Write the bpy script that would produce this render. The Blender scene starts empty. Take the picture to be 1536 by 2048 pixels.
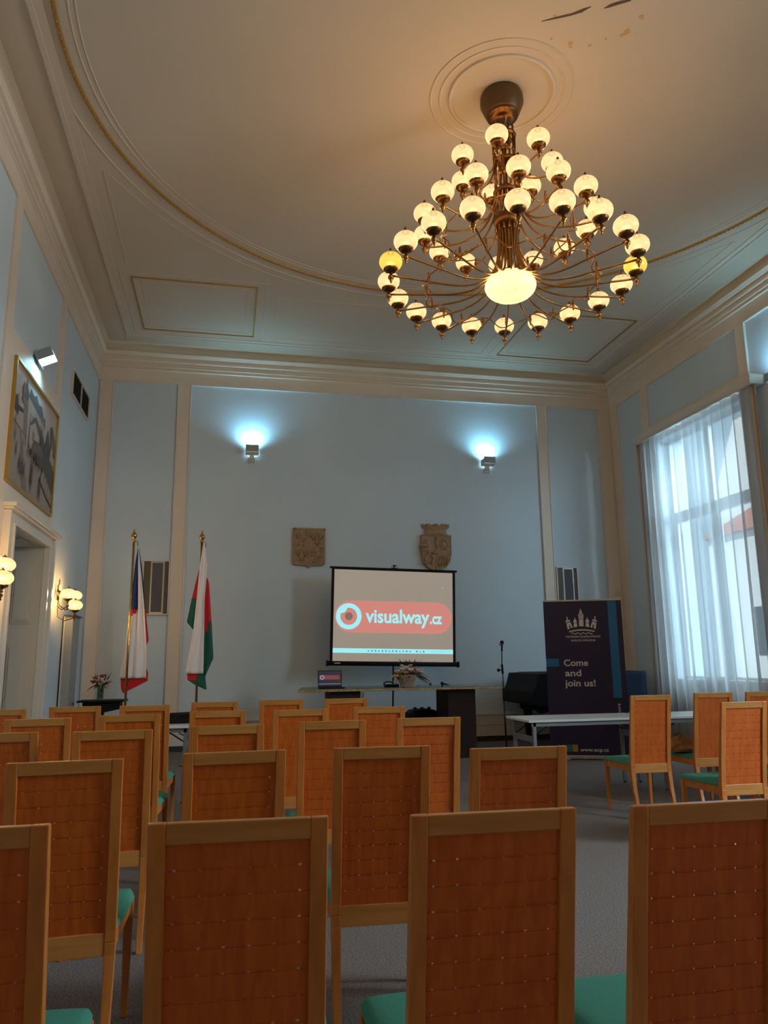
import bpy, bmesh, math, random
from mathutils import Vector, Matrix
random.seed(7)
PI = math.pi
SC = bpy.context.scene
COL = SC.collection

# ------------------------------------------------------------------ camera
cam_data = bpy.data.cameras.new('camera')
cam = bpy.data.objects.new('camera', cam_data)
COL.objects.link(cam)
cam_data.sensor_fit = 'VERTICAL'
cam_data.sensor_height = 36.0
cam_data.lens = 1499.86 / 2048 * 36.0
cam_data.clip_start = 0.05
R_ = (0.97924254, -0.20237830, -0.01127220)
U_ = (-0.02830207, -0.19158857, 0.98106717)
F_ = (0.20070634, 0.96038370, 0.19333940)
cam.matrix_world = Matrix(((R_[0], U_[0], -F_[0], 0), (R_[1], U_[1], -F_[1], 0),
                           (R_[2], U_[2], -F_[2], 1.38), (0, 0, 0, 1)))
SC.camera = cam

# ------------------------------------------------------------------ world, light levels, exposure
SC.view_settings.view_transform = 'Standard'
SC.view_settings.look = 'None'
SC.view_settings.gamma = 1.0
SC.view_settings.use_curve_mapping = False
SC.view_settings.exposure = 0.28
W = bpy.data.worlds.new('world'); SC.world = W; W.use_nodes = True
WORLD_COL = (0.52, 0.80, 1.0); WORLD_STR = 1.05
W.node_tree.nodes['Background'].inputs[0].default_value = (*WORLD_COL, 1)
W.node_tree.nodes['Background'].inputs[1].default_value = WORLD_STR
GLOBE_E = 1.08          # glow of the opal glass itself
BULB_W = 4.5            # bulb inside each chandelier globe
DAY_VIEW = 800.0         # daylight lamp behind the curtained window
DAY_NEAR = 1700.0        # daylight lamp at the window beside the camera
UP_W = 40.0             # cold wall floodlights

def bulb(parent, loc, power, radius=0.03, colr=(1.0, 0.60, 0.22)):
    l = bpy.data.lights.new('bulb', 'POINT'); l.energy = power; l.color = colr; l.shadow_soft_size = radius
    o = bpy.data.objects.new('bulb', l); COL.objects.link(o); o.parent = parent; o.location = loc
    return o
def area(name, loc, rot, sx, sy, power, colr):
    l = bpy.data.lights.new(name, 'AREA'); l.shape = 'RECTANGLE'; l.size = sx; l.size_y = sy
    l.energy = power; l.color = colr
    o = bpy.data.objects.new(name, l); COL.objects.link(o); o.location = loc; o.rotation_euler = rot
    return o
area('daylight_window_far', (10.6, 10.1, 8.6), Vector((-3.6, 0, -5.4)).to_track_quat('-Z', 'Y').to_euler(), 3.4, 3.0, DAY_VIEW, (0.66, 0.86, 1.0))
area('daylight_window_near', (8.9, 0.9, 4.9), Vector((-0.80, 0.58, -0.55)).to_track_quat('-Z', 'Y').to_euler(), 3.4, 4.0, DAY_NEAR, (0.84, 0.93, 1.0))
area('daylight_window_far_side', (10.6, 5.6, 5.4), Vector((-3.4, 4.5, -2.2)).to_track_quat('-Z', 'Y').to_euler(), 4.2, 4.6, DAY_VIEW*1.55, (0.60, 0.84, 1.0))
_s = bpy.data.lights.new('sun', 'SUN'); _s.energy = 5.0; _s.angle = 0.01; _s.color = (1.0, 0.95, 0.88)
_so = bpy.data.objects.new('sun', _s); COL.objects.link(_so)
_so.rotation_euler = Vector((0.75, 0.25, -0.60)).to_track_quat('-Z', 'Y').to_euler()

# ------------------------------------------------------------------ materials
MATS = {}
def mat(name, color, rough=0.6, metal=0.0, noise=None, bump=None, emis=None, emis_s=0, spec=0.5, coat=0):
    m = bpy.data.materials.new(name); m.use_nodes = True
    nt = m.node_tree; b = nt.nodes['Principled BSDF']
    b.inputs['Base Color'].default_value = (*color, 1)
    b.inputs['Roughness'].default_value = rough
    b.inputs['Metallic'].default_value = metal
    b.inputs['Specular IOR Level'].default_value = spec
    b.inputs['Coat Weight'].default_value = coat
    tc = None
    if noise or bump:
        tc = nt.nodes.new('ShaderNodeTexCoord')
    if noise:                                   # (scale, amount)
        n = nt.nodes.new('ShaderNodeTexNoise'); n.inputs['Scale'].default_value = noise[0]
        n.inputs['Detail'].default_value = 4
        nt.links.new(tc.outputs['Object'], n.inputs['Vector'])
        r = nt.nodes.new('ShaderNodeValToRGB')
        a = noise[1]
        r.color_ramp.elements[0].position = 0.3; r.color_ramp.elements[1].position = 0.7
        r.color_ramp.elements[0].color = (*[c*(1-a) for c in color], 1)
        r.color_ramp.elements[1].color = (*[min(1, c*(1+a)) for c in color], 1)
        nt.links.new(n.outputs['Fac'], r.inputs['Fac']); nt.links.new(r.outputs['Color'], b.inputs['Base Color'])
    if bump:                                    # (scale, strength)
        n2 = nt.nodes.new('ShaderNodeTexNoise'); n2.inputs['Scale'].default_value = bump[0]
        nt.links.new(tc.outputs['Object'], n2.inputs['Vector'])
        bp = nt.nodes.new('ShaderNodeBump'); bp.inputs['Strength'].default_value = bump[1]
        bp.inputs['Distance'].default_value = 0.01
        nt.links.new(n2.outputs['Fac'], bp.inputs['Height']); nt.links.new(bp.outputs['Normal'], b.inputs['Normal'])
    if emis:
        b.inputs['Emission Color'].default_value = (*emis, 1); b.inputs['Emission Strength'].default_value = emis_s
    MATS[name] = m
    return m

def wood(name, c1, c2, scale, rough=0.38, axis='Z'):
    m = bpy.data.materials.new(name); m.use_nodes = True; nt = m.node_tree; b = nt.nodes['Principled BSDF']
    tc = nt.nodes.new('ShaderNodeTexCoord'); mp = nt.nodes.new('ShaderNodeMapping')
    s = [14, 14, 14]; s['XYZ'.index(axis)] = 1.3
    mp.inputs['Scale'].default_value = s
    oi = nt.nodes.new('ShaderNodeObjectInfo')
    ad = nt.nodes.new('ShaderNodeVectorMath'); ad.operation = 'ADD'
    ml = nt.nodes.new('ShaderNodeVectorMath'); ml.operation = 'SCALE'; ml.inputs['Scale'].default_value = 7.0
    cb = nt.nodes.new('ShaderNodeCombineXYZ')
    nt.links.new(oi.outputs['Random'], cb.inputs[0]); nt.links.new(oi.outputs['Random'], cb.inputs[2])
    nt.links.new(cb.outputs[0], ml.inputs[0])
    nt.links.new(tc.outputs['Object'], ad.inputs[0]); nt.links.new(ml.outputs[0], ad.inputs[1])
    nt.links.new(ad.outputs[0], mp.inputs['Vector'])
    n = nt.nodes.new('ShaderNodeTexNoise'); n.inputs['Scale'].default_value = scale; n.inputs['Detail'].default_value = 6
    n.inputs['Distortion'].default_value = 0.6
    nt.links.new(mp.outputs[0], n.inputs['Vector'])
    r = nt.nodes.new('ShaderNodeValToRGB')
    r.color_ramp.elements[0].position = 0.32; r.color_ramp.elements[1].position = 0.68
    r.color_ramp.elements[0].color = (*c1, 1); r.color_ramp.elements[1].color = (*c2, 1)
    nt.links.new(n.outputs['Fac'], r.inputs['Fac']); nt.links.new(r.outputs['Color'], b.inputs['Base Color'])
    b.inputs['Roughness'].default_value = rough
    MATS[name] = m
    return m

BLUE = mat('wall_blue_paint', (0.565, 0.665, 0.74), 0.62, noise=(1.2, 0.03), bump=(60, 0.05))
CREAM = mat('cream_paint', (0.74, 0.63, 0.52), 0.5, noise=(2, 0.03), bump=(60, 0.04))
CEIL = mat('ceiling_paint', (0.61, 0.51, 0.405), 0.8, noise=(0.6, 0.03), bump=(40, 0.05))
CEILW = mat('ceiling_moulding_paint', (0.64, 0.54, 0.435), 0.7)
COVE = mat('cove_ochre_paint', (0.58, 0.48, 0.35), 0.7)
GOLD = mat('gilt_moulding', (0.50, 0.27, 0.06), 0.38, 0.75, bump=(120, 0.6))
DOORP = mat('door_paint', (0.55, 0.50, 0.42), 0.35)
CASE = mat('door_casing_paint', (0.66, 0.62, 0.56), 0.25)
WHITE = mat('white_lacquer', (0.72, 0.72, 0.70), 0.35)
DADO = mat('dado_paint', (0.70, 0.65, 0.60), 0.4)
SKIRT = mat('dark_skirting', (0.035, 0.04, 0.05), 0.4)
BLACK = mat('black_plastic', (0.006, 0.006, 0.008), 0.6, spec=0.2)
BLACKM = mat('black_metal', (0.01, 0.01, 0.012), 0.3, 0.4)
GREYM = mat('grey_metal', (0.25, 0.27, 0.29), 0.4, 0.5)
TABLEW = mat('white_laminate', (0.70, 0.74, 0.76), 0.3)
BRASS = mat('aged_brass', (0.30, 0.15, 0.045), 0.3, 0.95)
BRASSD = mat('dark_brass', (0.17, 0.075, 0.024), 0.35, 0.9)
BRASSB = mat('polished_brass', (0.60, 0.36, 0.10), 0.22, 1.0)
CANOPY = mat('brown_canopy_enamel', (0.10, 0.05, 0.014), 0.45, 0.2)
GREEN = mat('green_upholstery', (0.045, 0.27, 0.20), 0.85, bump=(300, 0.3))
STONE = mat('carved_stone', (0.36, 0.24, 0.14), 0.8, noise=(14, 0.15), bump=(50, 0.2))
DBROWN = mat('dark_brown_laminate', (0.034, 0.022, 0.019), 0.7, noise=(6, 0.15), spec=0.25)
TTOP = mat('grey_table_top', (0.12, 0.16, 0.18), 0.2)
TEDGE = mat('gilded_table_edge', (0.42, 0.30, 0.13), 0.4, 0.5, noise=(30, 0.35))
FRAMEG = mat('gold_picture_frame', (0.55, 0.33, 0.07), 0.35, 0.8)
GREYFAB = mat('grey_speaker_cloth', (0.115, 0.11, 0.125), 0.9, bump=(400, 0.3))
OLIVE = mat('olive_side_panel', (0.11, 0.09, 0.055), 0.6)
NAVYCL = mat('navy_piano_cover', (0.012, 0.02, 0.042), 0.85, noise=(6, 0.3), spec=0.2)
REDC = mat('red_flag_cloth', (0.60, 0.008, 0.012), 0.7)
WHITEC = mat('white_flag_cloth', (0.80, 0.77, 0.80), 0.7)
BLUEC = mat('blue_flag_cloth', (0.006, 0.035, 0.19), 0.7)
GREENC = mat('green_flag_cloth', (0.0, 0.10, 0.07), 0.7)
PAPER = mat('brown_paper', (0.36, 0.17, 0.06), 0.7, noise=(12, 0.2))
BASKET = mat('woven_basket', (0.62, 0.56, 0.46), 0.7)
BASKETD = mat('basket_gap', (0.14, 0.10, 0.07), 0.8)
LEAF = mat('leaf_green', (0.035, 0.075, 0.025), 0.6)
LEAFD = mat('dark_leaf', (0.03, 0.02, 0.015), 0.6)
PINK = mat('pink_petal', (0.45, 0.09, 0.12), 0.6)
PEACH = mat('peach_petal', (0.60, 0.32, 0.12), 0.6)
IVORY = mat('ivory_petal', (0.66, 0.58, 0.46), 0.6)
RUST = mat('rust_petal', (0.25, 0.05, 0.02), 0.6)
MAROON = mat('mottled_pink_petal', (0.55, 0.22, 0.22), 0.6)
GLASSV = mat('green_glass', (0.10, 0.16, 0.10), 0.1)
BANNER = mat('banner_navy', (0.016, 0.009, 0.045), 0.45)
BANBLUE = mat('banner_blue', (0.012, 0.15, 0.34), 0.45)
BANW = mat('banner_white_ink', (0.68, 0.62, 0.60), 0.5)
BANT = mat('banner_teal_ink', (0.01, 0.16, 0.13), 0.5)
BANO = mat('banner_ochre_ink', (0.36, 0.21, 0.02), 0.5)
BANM = mat('banner_blue_square_ink', (0.01, 0.10, 0.28), 0.5)
ALU = mat('brushed_aluminium', (0.55, 0.52, 0.48), 0.35, 0.7)
LEAFW = mat('door_leaf_paint', (0.55, 0.57, 0.58), 0.35)
VENTB = mat('vent_black_mesh', (0.02, 0.018, 0.012), 0.8)
FACADE = mat('sunlit_facade', (0.85, 0.85, 0.82), 0.8, emis=(1, 1, 1), emis_s=0)
ROOFT = mat('red_roof_tiles', (0.55, 0.16, 0.09), 0.8)
PLAST = mat('off_white_plastic', (0.62, 0.57, 0.49), 0.4)
STEEL = mat('lamp_reflector_steel', (0.35, 0.42, 0.45), 0.3, 0.7)
WOODF = wood('beech_frame', (0.52, 0.165, 0.028), (0.64, 0.225, 0.045), 2.2, 0.34)
WOODP = wood('beech_slats', (0.52, 0.094, 0.006), (0.65, 0.140, 0.012), 3.0, 0.42)
WOODR = wood('beech_rail', (0.50, 0.20, 0.045), (0.62, 0.27, 0.070), 2.2, 0.34, 'X')

def emit(name, c, s, base=(0.5, 0.5, 0.5), rough=0.4):
    return mat(name, base, rough, emis=c, emis_s=s)
SCRF = emit('screen_fabric', (0.34, 0.29, 0.235), 0.50, (0.42, 0.38, 0.34), 0.8)  # emission stands in for the projector's light falling on the cloth
SCRP = emit('projected_coral', (0.68, 0.26, 0.215), 0.66, (0.30, 0.10, 0.09), 0.8)
SCRC = emit('projected_cyan', (0.33, 0.85, 0.92), 0.72, (0.3, 0.45, 0.45), 0.8)
SCRG = emit('projected_grey', (0.28, 0.22, 0.17), 0.4, (0.30, 0.24, 0.2), 0.8)
SCRI = emit('projected_icon_blue', (0.02, 0.30, 0.45), 0.7, (0.05, 0.2, 0.3), 0.8)
LAPD = emit('laptop_screen_dark', (0.012, 0.018, 0.04), 0.6, (0.01, 0.012, 0.02), 0.3)
LAPW = emit('laptop_screen_light', (0.30, 0.36, 0.45), 0.7, (0.02, 0.02, 0.03), 0.3)
LAPR = emit('laptop_screen_red', (0.22, 0.05, 0.06), 0.6, (0.02, 0.02, 0.03), 0.3)

def globe_mat(name, c, s, zr, clear=0.35):
    """lit opal glass: partly clear shell round a bulb, glowing most near the bulb's height"""
    m = bpy.data.materials.new(name); m.use_nodes = True; nt = m.node_tree; b = nt.nodes['Principled BSDF']
    b.inputs['Base Color'].default_value = (0.02, 0.02, 0.015, 1); b.inputs['Roughness'].default_value = 0.3
    tc = nt.nodes.new('ShaderNodeTexCoord'); sp = nt.nodes.new('ShaderNodeSeparateXYZ')
    nt.links.new(tc.outputs['Object'], sp.inputs[0])
    mr = nt.nodes.new('ShaderNodeMapRange'); mr.inputs['From Min'].default_value = -zr; mr.inputs['From Max'].default_value = zr
    nt.links.new(sp.outputs['Z'], mr.inputs['Value'])
    r = nt.nodes.new('ShaderNodeValToRGB')
    r.color_ramp.elements[0].position = 0.0; r.color_ramp.elements[0].color = (0.62, 0.62, 0.62, 1)
    r.color_ramp.elements[1].position = 1.0; r.color_ramp.elements[1].color = (0.60, 0.60, 0.60, 1)
    e = r.color_ramp.elements.new(0.42); e.color = (1, 1, 1, 1)
    nt.links.new(mr.outputs[0], r.inputs['Fac'])
    mu = nt.nodes.new('ShaderNodeMath'); mu.operation = 'MULTIPLY'; mu.inputs[1].default_value = s
    nt.links.new(r.outputs['Color'], mu.inputs[0]); nt.links.new(mu.outputs[0], b.inputs['Emission Strength'])
    b.inputs['Emission Color'].default_value = (*c, 1)
    tr = nt.nodes.new('ShaderNodeBsdfTransparent'); tr.inputs[0].default_value = (1, 0.93, 0.80, 1)
    mx = nt.nodes.new('ShaderNodeMixShader'); mx.inputs[0].default_value = clear
    nt.links.new(b.outputs[0], mx.inputs[1]); nt.links.new(tr.outputs[0], mx.inputs[2])
    nt.links.new(mx.outputs[0], nt.nodes['Material Output'].inputs['Surface'])
    MATS[name] = m
    return m
GLOBE = globe_mat('opal_globe_glass', (1.0, 0.74, 0.36), GLOBE_E, 0.09)
GLOBEY = globe_mat('yellow_globe_glass', (1.0, 0.74, 0.10), GLOBE_E*0.9, 0.09)
BOWLM = globe_mat('opal_bowl_glass', (1.0, 0.80, 0.42), GLOBE_E*1.35, 0.13, 0.18)
SCON = globe_mat('sconce_globe_glass', (1.0, 0.76, 0.38), 1.15, 0.07)
FLOODE = emit('flood_lamp_face', (0.6, 0.9, 1.0), 6.0, (0.6, 0.7, 0.7), 0.3)

def carpet():
    m = mat('grey_carpet', (0.215, 0.192, 0.185), 0.95, noise=(110, 0.45), bump=(220, 0.6), spec=0.1)
    return m
CARPET = carpet()

def curtain_mat():
    m = bpy.data.materials.new('sheer_curtain'); m.use_nodes = True; nt = m.node_tree
    for n in list(nt.nodes): nt.nodes.remove(n)
    out = nt.nodes.new('ShaderNodeOutputMaterial')
    tr = nt.nodes.new('ShaderNodeBsdfTransparent'); tr.inputs[0].default_value = (0.95, 0.97, 1, 1)
    tl = nt.nodes.new('ShaderNodeBsdfTranslucent'); tl.inputs[0].default_value = (0.66, 0.70, 0.74, 1)
    df = nt.nodes.new('ShaderNodeBsdfDiffuse'); df.inputs[0].default_value = (0.60, 0.58, 0.56, 1)
    a = nt.nodes.new('ShaderNodeMixShader'); a.inputs[0].default_value = 0.40
    nt.links.new(tl.outputs[0], a.inputs[1]); nt.links.new(df.outputs[0], a.inputs[2])
    b = nt.nodes.new('ShaderNodeMixShader'); b.inputs[0].default_value = 0.28
    nt.links.new(a.outputs[0], b.inputs[1]); nt.links.new(tr.outputs[0], b.inputs[2])
    nt.links.new(b.outputs[0], out.inputs['Surface'])
    return m
CURT = curtain_mat()
def glass_mat(name, tint, g):
    m = bpy.data.materials.new(name); m.use_nodes = True; nt = m.node_tree
    for n in list(nt.nodes): nt.nodes.remove(n)
    out = nt.nodes.new('ShaderNodeOutputMaterial')
    tr = nt.nodes.new('ShaderNodeBsdfTransparent'); tr.inputs[0].default_value = (*tint, 1)
    gl = nt.nodes.new('ShaderNodeBsdfGlossy'); gl.inputs['Roughness'].default_value = 0.03
    b = nt.nodes.new('ShaderNodeMixShader'); b.inputs[0].default_value = g
    nt.links.new(tr.outputs[0], b.inputs[1]); nt.links.new(gl.outputs[0], b.inputs[2])
    nt.links.new(b.outputs[0], out.inputs['Surface'])
    return m
PANE = glass_mat('window_glass', (0.96, 0.99, 0.98), 0.06)
VASEG = glass_mat('vase_glass', (0.70, 0.80, 0.72), 0.12)

# ------------------------------------------------------------------ mesh builder
class MB:
    def __init__(s): s.v = []; s.f = []; s.m = []; s.sm = []; s.mats = []
    def mi(s, m):
        if m not in s.mats: s.mats.append(m)
        return s.mats.index(m)
    def add(s, vs, fs, m, smooth=False):
        o = len(s.v); k = s.mi(m)
        s.v += [tuple(v) for v in vs]
        for f in fs: s.f.append(tuple(i+o for i in f)); s.m.append(k); s.sm.append(smooth)
        return s
    def hexa(s, p, m):      # 8 points: bottom 4 ccw, top 4 ccw
        return s.add(p, [(3,2,1,0), (4,5,6,7), (0,1,5,4), (1,2,6,5), (2,3,7,6), (3,0,4,7)], m)
    def box(s, x0, x1, y0, y1, z0, z1, m):
        return s.hexa([(x0,y0,z0),(x1,y0,z0),(x1,y1,z0),(x0,y1,z0),(x0,y0,z1),(x1,y0,z1),(x1,y1,z1),(x0,y1,z1)], m)
    def prism(s, poly, a, b, axis, m, smooth=False):     # poly in the other two axes, extruded a..b along axis
        n = len(poly)
        def P(p, t):
            return {'y': (p[0], t, p[1]), 'x': (t, p[0], p[1]), 'z': (p[0], p[1], t)}[axis]
        vs = [P(p, a) for p in poly] + [P(p, b) for p in poly]
        fs = [tuple(range(n)), tuple(range(2*n-1, n-1, -1))] + [(i, i+n, (i+1) % n+n, (i+1) % n) for i in range(n)]
        return s.add(vs, fs, m, smooth)
    def lathe(s, prof, c, m, n=16, axis='z', smooth=True):    # prof [(r, h)]
        vs = []; fs = []
        for r, h in prof:
            for k in range(n):
                a = 2*PI*k/n; x, y = r*math.cos(a), r*math.sin(a)
                vs.append({'z': (c[0]+x, c[1]+y, c[2]+h), 'y': (c[0]+x, c[1]+h, c[2]+y), 'x': (c[0]+h, c[1]+x, c[2]+y)}[axis])
        for i in range(len(prof)-1):
            for k in range(n):
                fs.append((i*n+k, i*n+(k+1) % n, (i+1)*n+(k+1) % n, (i+1)*n+k))
        fs.append(tuple(range(n-1, -1, -1))); fs.append(tuple((len(prof)-1)*n+k for k in range(n)))
        return s.add(vs, fs, m, smooth)
    def ell(s, c, r, m, nu=16, nv=10):
        if not hasattr(r, '__len__'): r = (r, r, r)
        prof = [(math.sin(PI*i/nv), -math.cos(PI*i/nv)) for i in range(nv+1)]
        vs = []; fs = []
        for a, h in prof:
            for k in range(nu):
                t = 2*PI*k/nu; vs.append((c[0]+r[0]*max(a, 1e-3)*math.cos(t), c[1]+r[1]*max(a, 1e-3)*math.sin(t), c[2]+r[2]*h))
        for i in range(nv):
            for k in range(nu): fs.append((i*nu+k, i*nu+(k+1) % nu, (i+1)*nu+(k+1) % nu, (i+1)*nu+k))
        return s.add(vs, fs, m, True)
    def tube(s, pts, r, m, n=6, closed=False, smooth=True):
        pts = [Vector(p) for p in pts]; N = len(pts)
        rs = r if hasattr(r, '__len__') else [r]*N
        vs = []; fs = []
        ref = None
        for i, p in enumerate(pts):
            a = pts[(i-1) % N] if (i > 0 or closed) else p
            b = pts[(i+1) % N] if (i < N-1 or closed) else p
            d = (b-a); d = d.normalized() if d.length > 1e-9 else Vector((0, 0, 1))
            if ref is None:
                ref = Vector((0, 0, 1)) if abs(d.z) < 0.9 else Vector((1, 0, 0))
            u = (ref - d*ref.dot(d))
            if u.length < 1e-5: u = Vector((0, 1, 0)) - d*d.y
            u.normalize(); w = d.cross(u); ref = u
            for k in range(n):
                t = 2*PI*k/n; vs.append(p + (u*math.cos(t) + w*math.sin(t))*rs[i])
        for i in range(N if closed else N-1):
            j = (i+1) % N
            for k in range(n): fs.append((i*n+k, i*n+(k+1) % n, j*n+(k+1) % n, j*n+k))
        if not closed:
            fs.append(tuple(range(n-1, -1, -1))); fs.append(tuple((N-1)*n+k for k in range(n)))
        return s.add(vs, fs, m, smooth)
    def grid(s, fn, nu, nv, m, smooth=True):     # fn(u,v)->(x,y,z); m may be a function (u,v)->mat
        vs = [fn(i/nu, j/nv) for j in range(nv+1) for i in range(nu+1)]
        o = len(s.v); s.v += [tuple(v) for v in vs]
        for j in range(nv):
            for i in range(nu):
                k = s.mi(m((i+.5)/nu, (j+.5)/nv) if callable(m) else m)
                s.f.append((o+j*(nu+1)+i, o+j*(nu+1)+i+1, o+(j+1)*(nu+1)+i+1, o+(j+1)*(nu+1)+i)); s.m.append(k); s.sm.append(smooth)
        return s
    def build(s, name, parent=None, bevel=0, solid=0, origin=None, seg=2):
        me = bpy.data.meshes.new(name)
        vs = s.v
        if origin is not None: vs = [(v[0]-origin[0], v[1]-origin[1], v[2]-origin[2]) for v in vs]
        me.from_pydata(vs, [], s.f)
        for m in s.mats: me.materials.append(m)
        for p, k, sm in zip(me.polygons, s.m, s.sm): p.material_index = k; p.use_smooth = sm
        bm = bmesh.new(); bm.from_mesh(me)
        bmesh.ops.recalc_face_normals(bm, faces=bm.faces[:])
        if bevel:
            es = [e for e in bm.edges if len(e.link_faces) == 2 and e.calc_face_angle(0) > 0.6]
            bmesh.ops.bevel(bm, geom=es, offset=bevel, segments=seg, affect='EDGES', profile=0.5, clamp_overlap=True)
        bm.to_mesh(me); bm.free()
        o = bpy.data.objects.new(name, me); COL.objects.link(o)
        if origin is not None: o.location = origin
        if parent:
            o.parent = parent
        if solid:
            md = o.modifiers.new('thickness', 'SOLIDIFY'); md.thickness = solid; md.offset = 0
        return o

def tag(o, label, cat, group=None, kind=None):
    if label: o['label'] = label
    if cat: o['category'] = cat
    if group: o['group'] = group
    if kind: o['kind'] = kind
    return o
def thing(name, loc, label, cat, group=None, rz=0.0):
    o = bpy.data.objects.new(name, None); COL.objects.link(o); o.location = loc; o.rotation_euler = (0, 0, rz)
    o.empty_display_size = 0.1
    return tag(o, label, cat, group)
def struct(o): o['kind'] = 'structure'; return o
def dup(root, loc=None, rz=None, label=None):
    r = root.copy(); COL.objects.link(r)
    if loc is not None: r.location = loc
    if rz is not None: r.rotation_euler = (0, 0, rz)
    if label: r['label'] = label
    for ch in list(root.children):
        c = ch.copy(); COL.objects.link(c); c.parent = r
        for g in list(ch.children):
            d = g.copy(); COL.objects.link(d); d.parent = c
    return r

def text(name, s, size, m, parent, loc, rot, bold=0.0, ext=0.0008, align='LEFT', width=None):
    """lettering as a mesh; width stretches it to the measured length"""
    cu = bpy.data.curves.new(name, 'FONT'); cu.body = s; cu.size = size; cu.offset = bold; cu.extrude = ext
    cu.resolution_u = 4
    t = bpy.data.objects.new(name+'_tmp', cu); COL.objects.link(t)
    bpy.context.view_layer.update()
    me = bpy.data.meshes.new_from_object(t.evaluated_get(bpy.context.evaluated_depsgraph_get()))
    bpy.data.objects.remove(t); bpy.data.curves.remove(cu)
    me.materials.clear(); me.materials.append(m)
    xs = [v.co.x for v in me.vertices]; x0, x1 = min(xs), max(xs)
    k = width/(x1-x0) if width else 1.0
    off = {'LEFT': 0, 'CENTER': -(x1-x0)*k/2, 'RIGHT': -(x1-x0)*k}[align]
    for v in me.vertices: v.co.x = (v.co.x-x0)*k+off
    o = bpy.data.objects.new(name, me); COL.objects.link(o); o.parent = parent
    o.location = loc; o.rotation_euler = rot
    return o

# ------------------------------------------------------------------ room dimensions (metres)
XL, XR, YB, YF, ZC = -2.21, 7.13, 12.7, -0.7, 6.75
ZP, ZB, ZK = 6.076, 6.03, 6.588            # panel tops, cornice fold
WT = 0.55

# floor and ceiling slabs
struct(MB().box(XL-WT, XR+WT, YF-0.3, YB+0.3, -0.15, 0, CARPET).build('floor'))
ce = struct(MB().box(XL-WT, XR+WT, YF-0.3, YB+0.3, ZC, ZC+0.2, CEIL).build('ceiling'))

# back wall: blue field, cream pilasters and frieze standing 25 mm proud
struct(MB().box(XL-WT, XR+WT, YB+0.025, YB+0.3, 0, ZC, BLUE).build('wall_back'))
P = MB()
for a, b in ((XL, -1.99), (-0.93, -0.72), (5.63, 5.82), (6.865, XR)):
    P.box(a, b, YB, YB+0.026, 0.45, ZP, CREAM)
P.box(XL, XR, YB, YB+0.026, ZP, ZC, CREAM)
struct(P.build('trim_1', bevel=0.004))
# thin white panel mouldings
P = MB()
def frame_rect_back(x0, x1, z0, z1, w=0.022, d=0.012, m=CASE):
    y0, y1 = YB-d, YB+0.0255
    P.box(x0, x0+w, y0, y1, z0, z1, m); P.box(x1-w, x1, y0, y1, z0, z1, m)
    P.box(x0+w, x1-w, y0, y1, z1-w, z1, m)
for a, b in ((-1.99, -0.93), (-0.72, 5.63), (5.82, 6.865)):
    frame_rect_back(a-0.012, b+0.012, 0.47, ZP+0.012)
struct(P.build('trim_2', bevel=0.004))

def cornice_profile():      # (offset from wall, z) rings of the frieze and cornice
    return [(0.0, 6.29), (0.018, 6.30), (0.018, 6.315), (0.006, 6.325), (0.006, 6.345), (0.03, 6.355), (0.03, 6.37), (0.01, 6.385),
            (0.01, 6.43), (0.04, 6.445), (0.045, 6.46), (0.02, 6.475), (0.02, 6.52), (0.06, 6.535), (0.075, 6.56), (0.09, 6.575), (0.09, ZK)]
pr = cornice_profile()
P = MB()
def ringpts(off, z): return [(XL+off, YF+off, z), (XR-off, YF+off, z), (XR-off, YB-off, z), (XL+off, YB-off, z)]
vs = [p for o_, z in pr for p in ringpts(o_, z)]
fs = [(i*4+k, i*4+(k+1) % 4, (i+1)*4+(k+1) % 4, (i+1)*4+k) for i in range(len(pr)-1) for k in range(4)]
P.add(vs, fs, CREAM)
struct(P.build('trim_3'))
P = MB()
cv = [(0.09, ZK), (0.055, ZK+0.004), (0.045, ZK+0.03), (0.05, ZK+0.08), (0.08, ZK+0.13), (0.12, ZC-0.001)]
vs = [p for o_, z in cv for p in ringpts(o_, z)]
fs = [(i*4+k, i*4+(k+1) % 4, (i+1)*4+(k+1) % 4, (i+1)*4+k) for i in range(len(cv)-1) for k in range(4)]
P.add(vs, fs, COVE, True)
struct(P.build('trim_4'))

# dado, cap and skirting along the back wall
P = MB()
P.box(XL, XR, YB-0.03, YB+0.026, 0.085, 0.43, DADO).box(XL, XR, YB-0.05, YB+0.026, 0.43, 0.455, CASE)
P.box(XL, XR, YB-0.036, YB, 0.262, 0.27, SKIRT)
struct(P.build('trim_5', bevel=0.003))
struct(MB().box(XL, XR, YB-0.045, YB+0.026, 0, 0.085, SKIRT).build('baseboard_back', bevel=0.003))

# left wall with the door opening
DY0, DY1, DZ = 8.15, 9.74, 2.79
P = MB()
x0, x1 = XL-WT, XL-0.025
P.box(x0, x1, YF-0.3, DY0, 0, ZC, BLUE).box(x0, x1, DY1, YB+0.025, 0, ZC, BLUE).box(x0, x1, DY0, DY1, DZ, ZC, BLUE)
struct(P.build('wall_left'))
P = MB()
def lw(y0, y1, z0, z1, m=CREAM, t=0.0): P.box(XL-0.026, XL+t, y0, y1, z0, z1, m)
lw(YF, YB, ZP, ZC)                                   # frieze
lw(7.50, 7.71, 0, ZP); lw(9.77, 9.99, 2.96, ZP)      # pilasters either side of the door bay
lw(7.71, 9.77, DZ, 4.74)                             # cream field behind the picture
lw(7.71, DY0, 0, DZ); lw(DY1, 10.0, 0, 2.96); lw(9.77, 9.77+.001, DZ, 2.96)
lw(2.2, 2.42, 0, ZP); lw(YF, -0.5, 0, ZP)
struct(P.build('trim_6', bevel=0.004))
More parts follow.
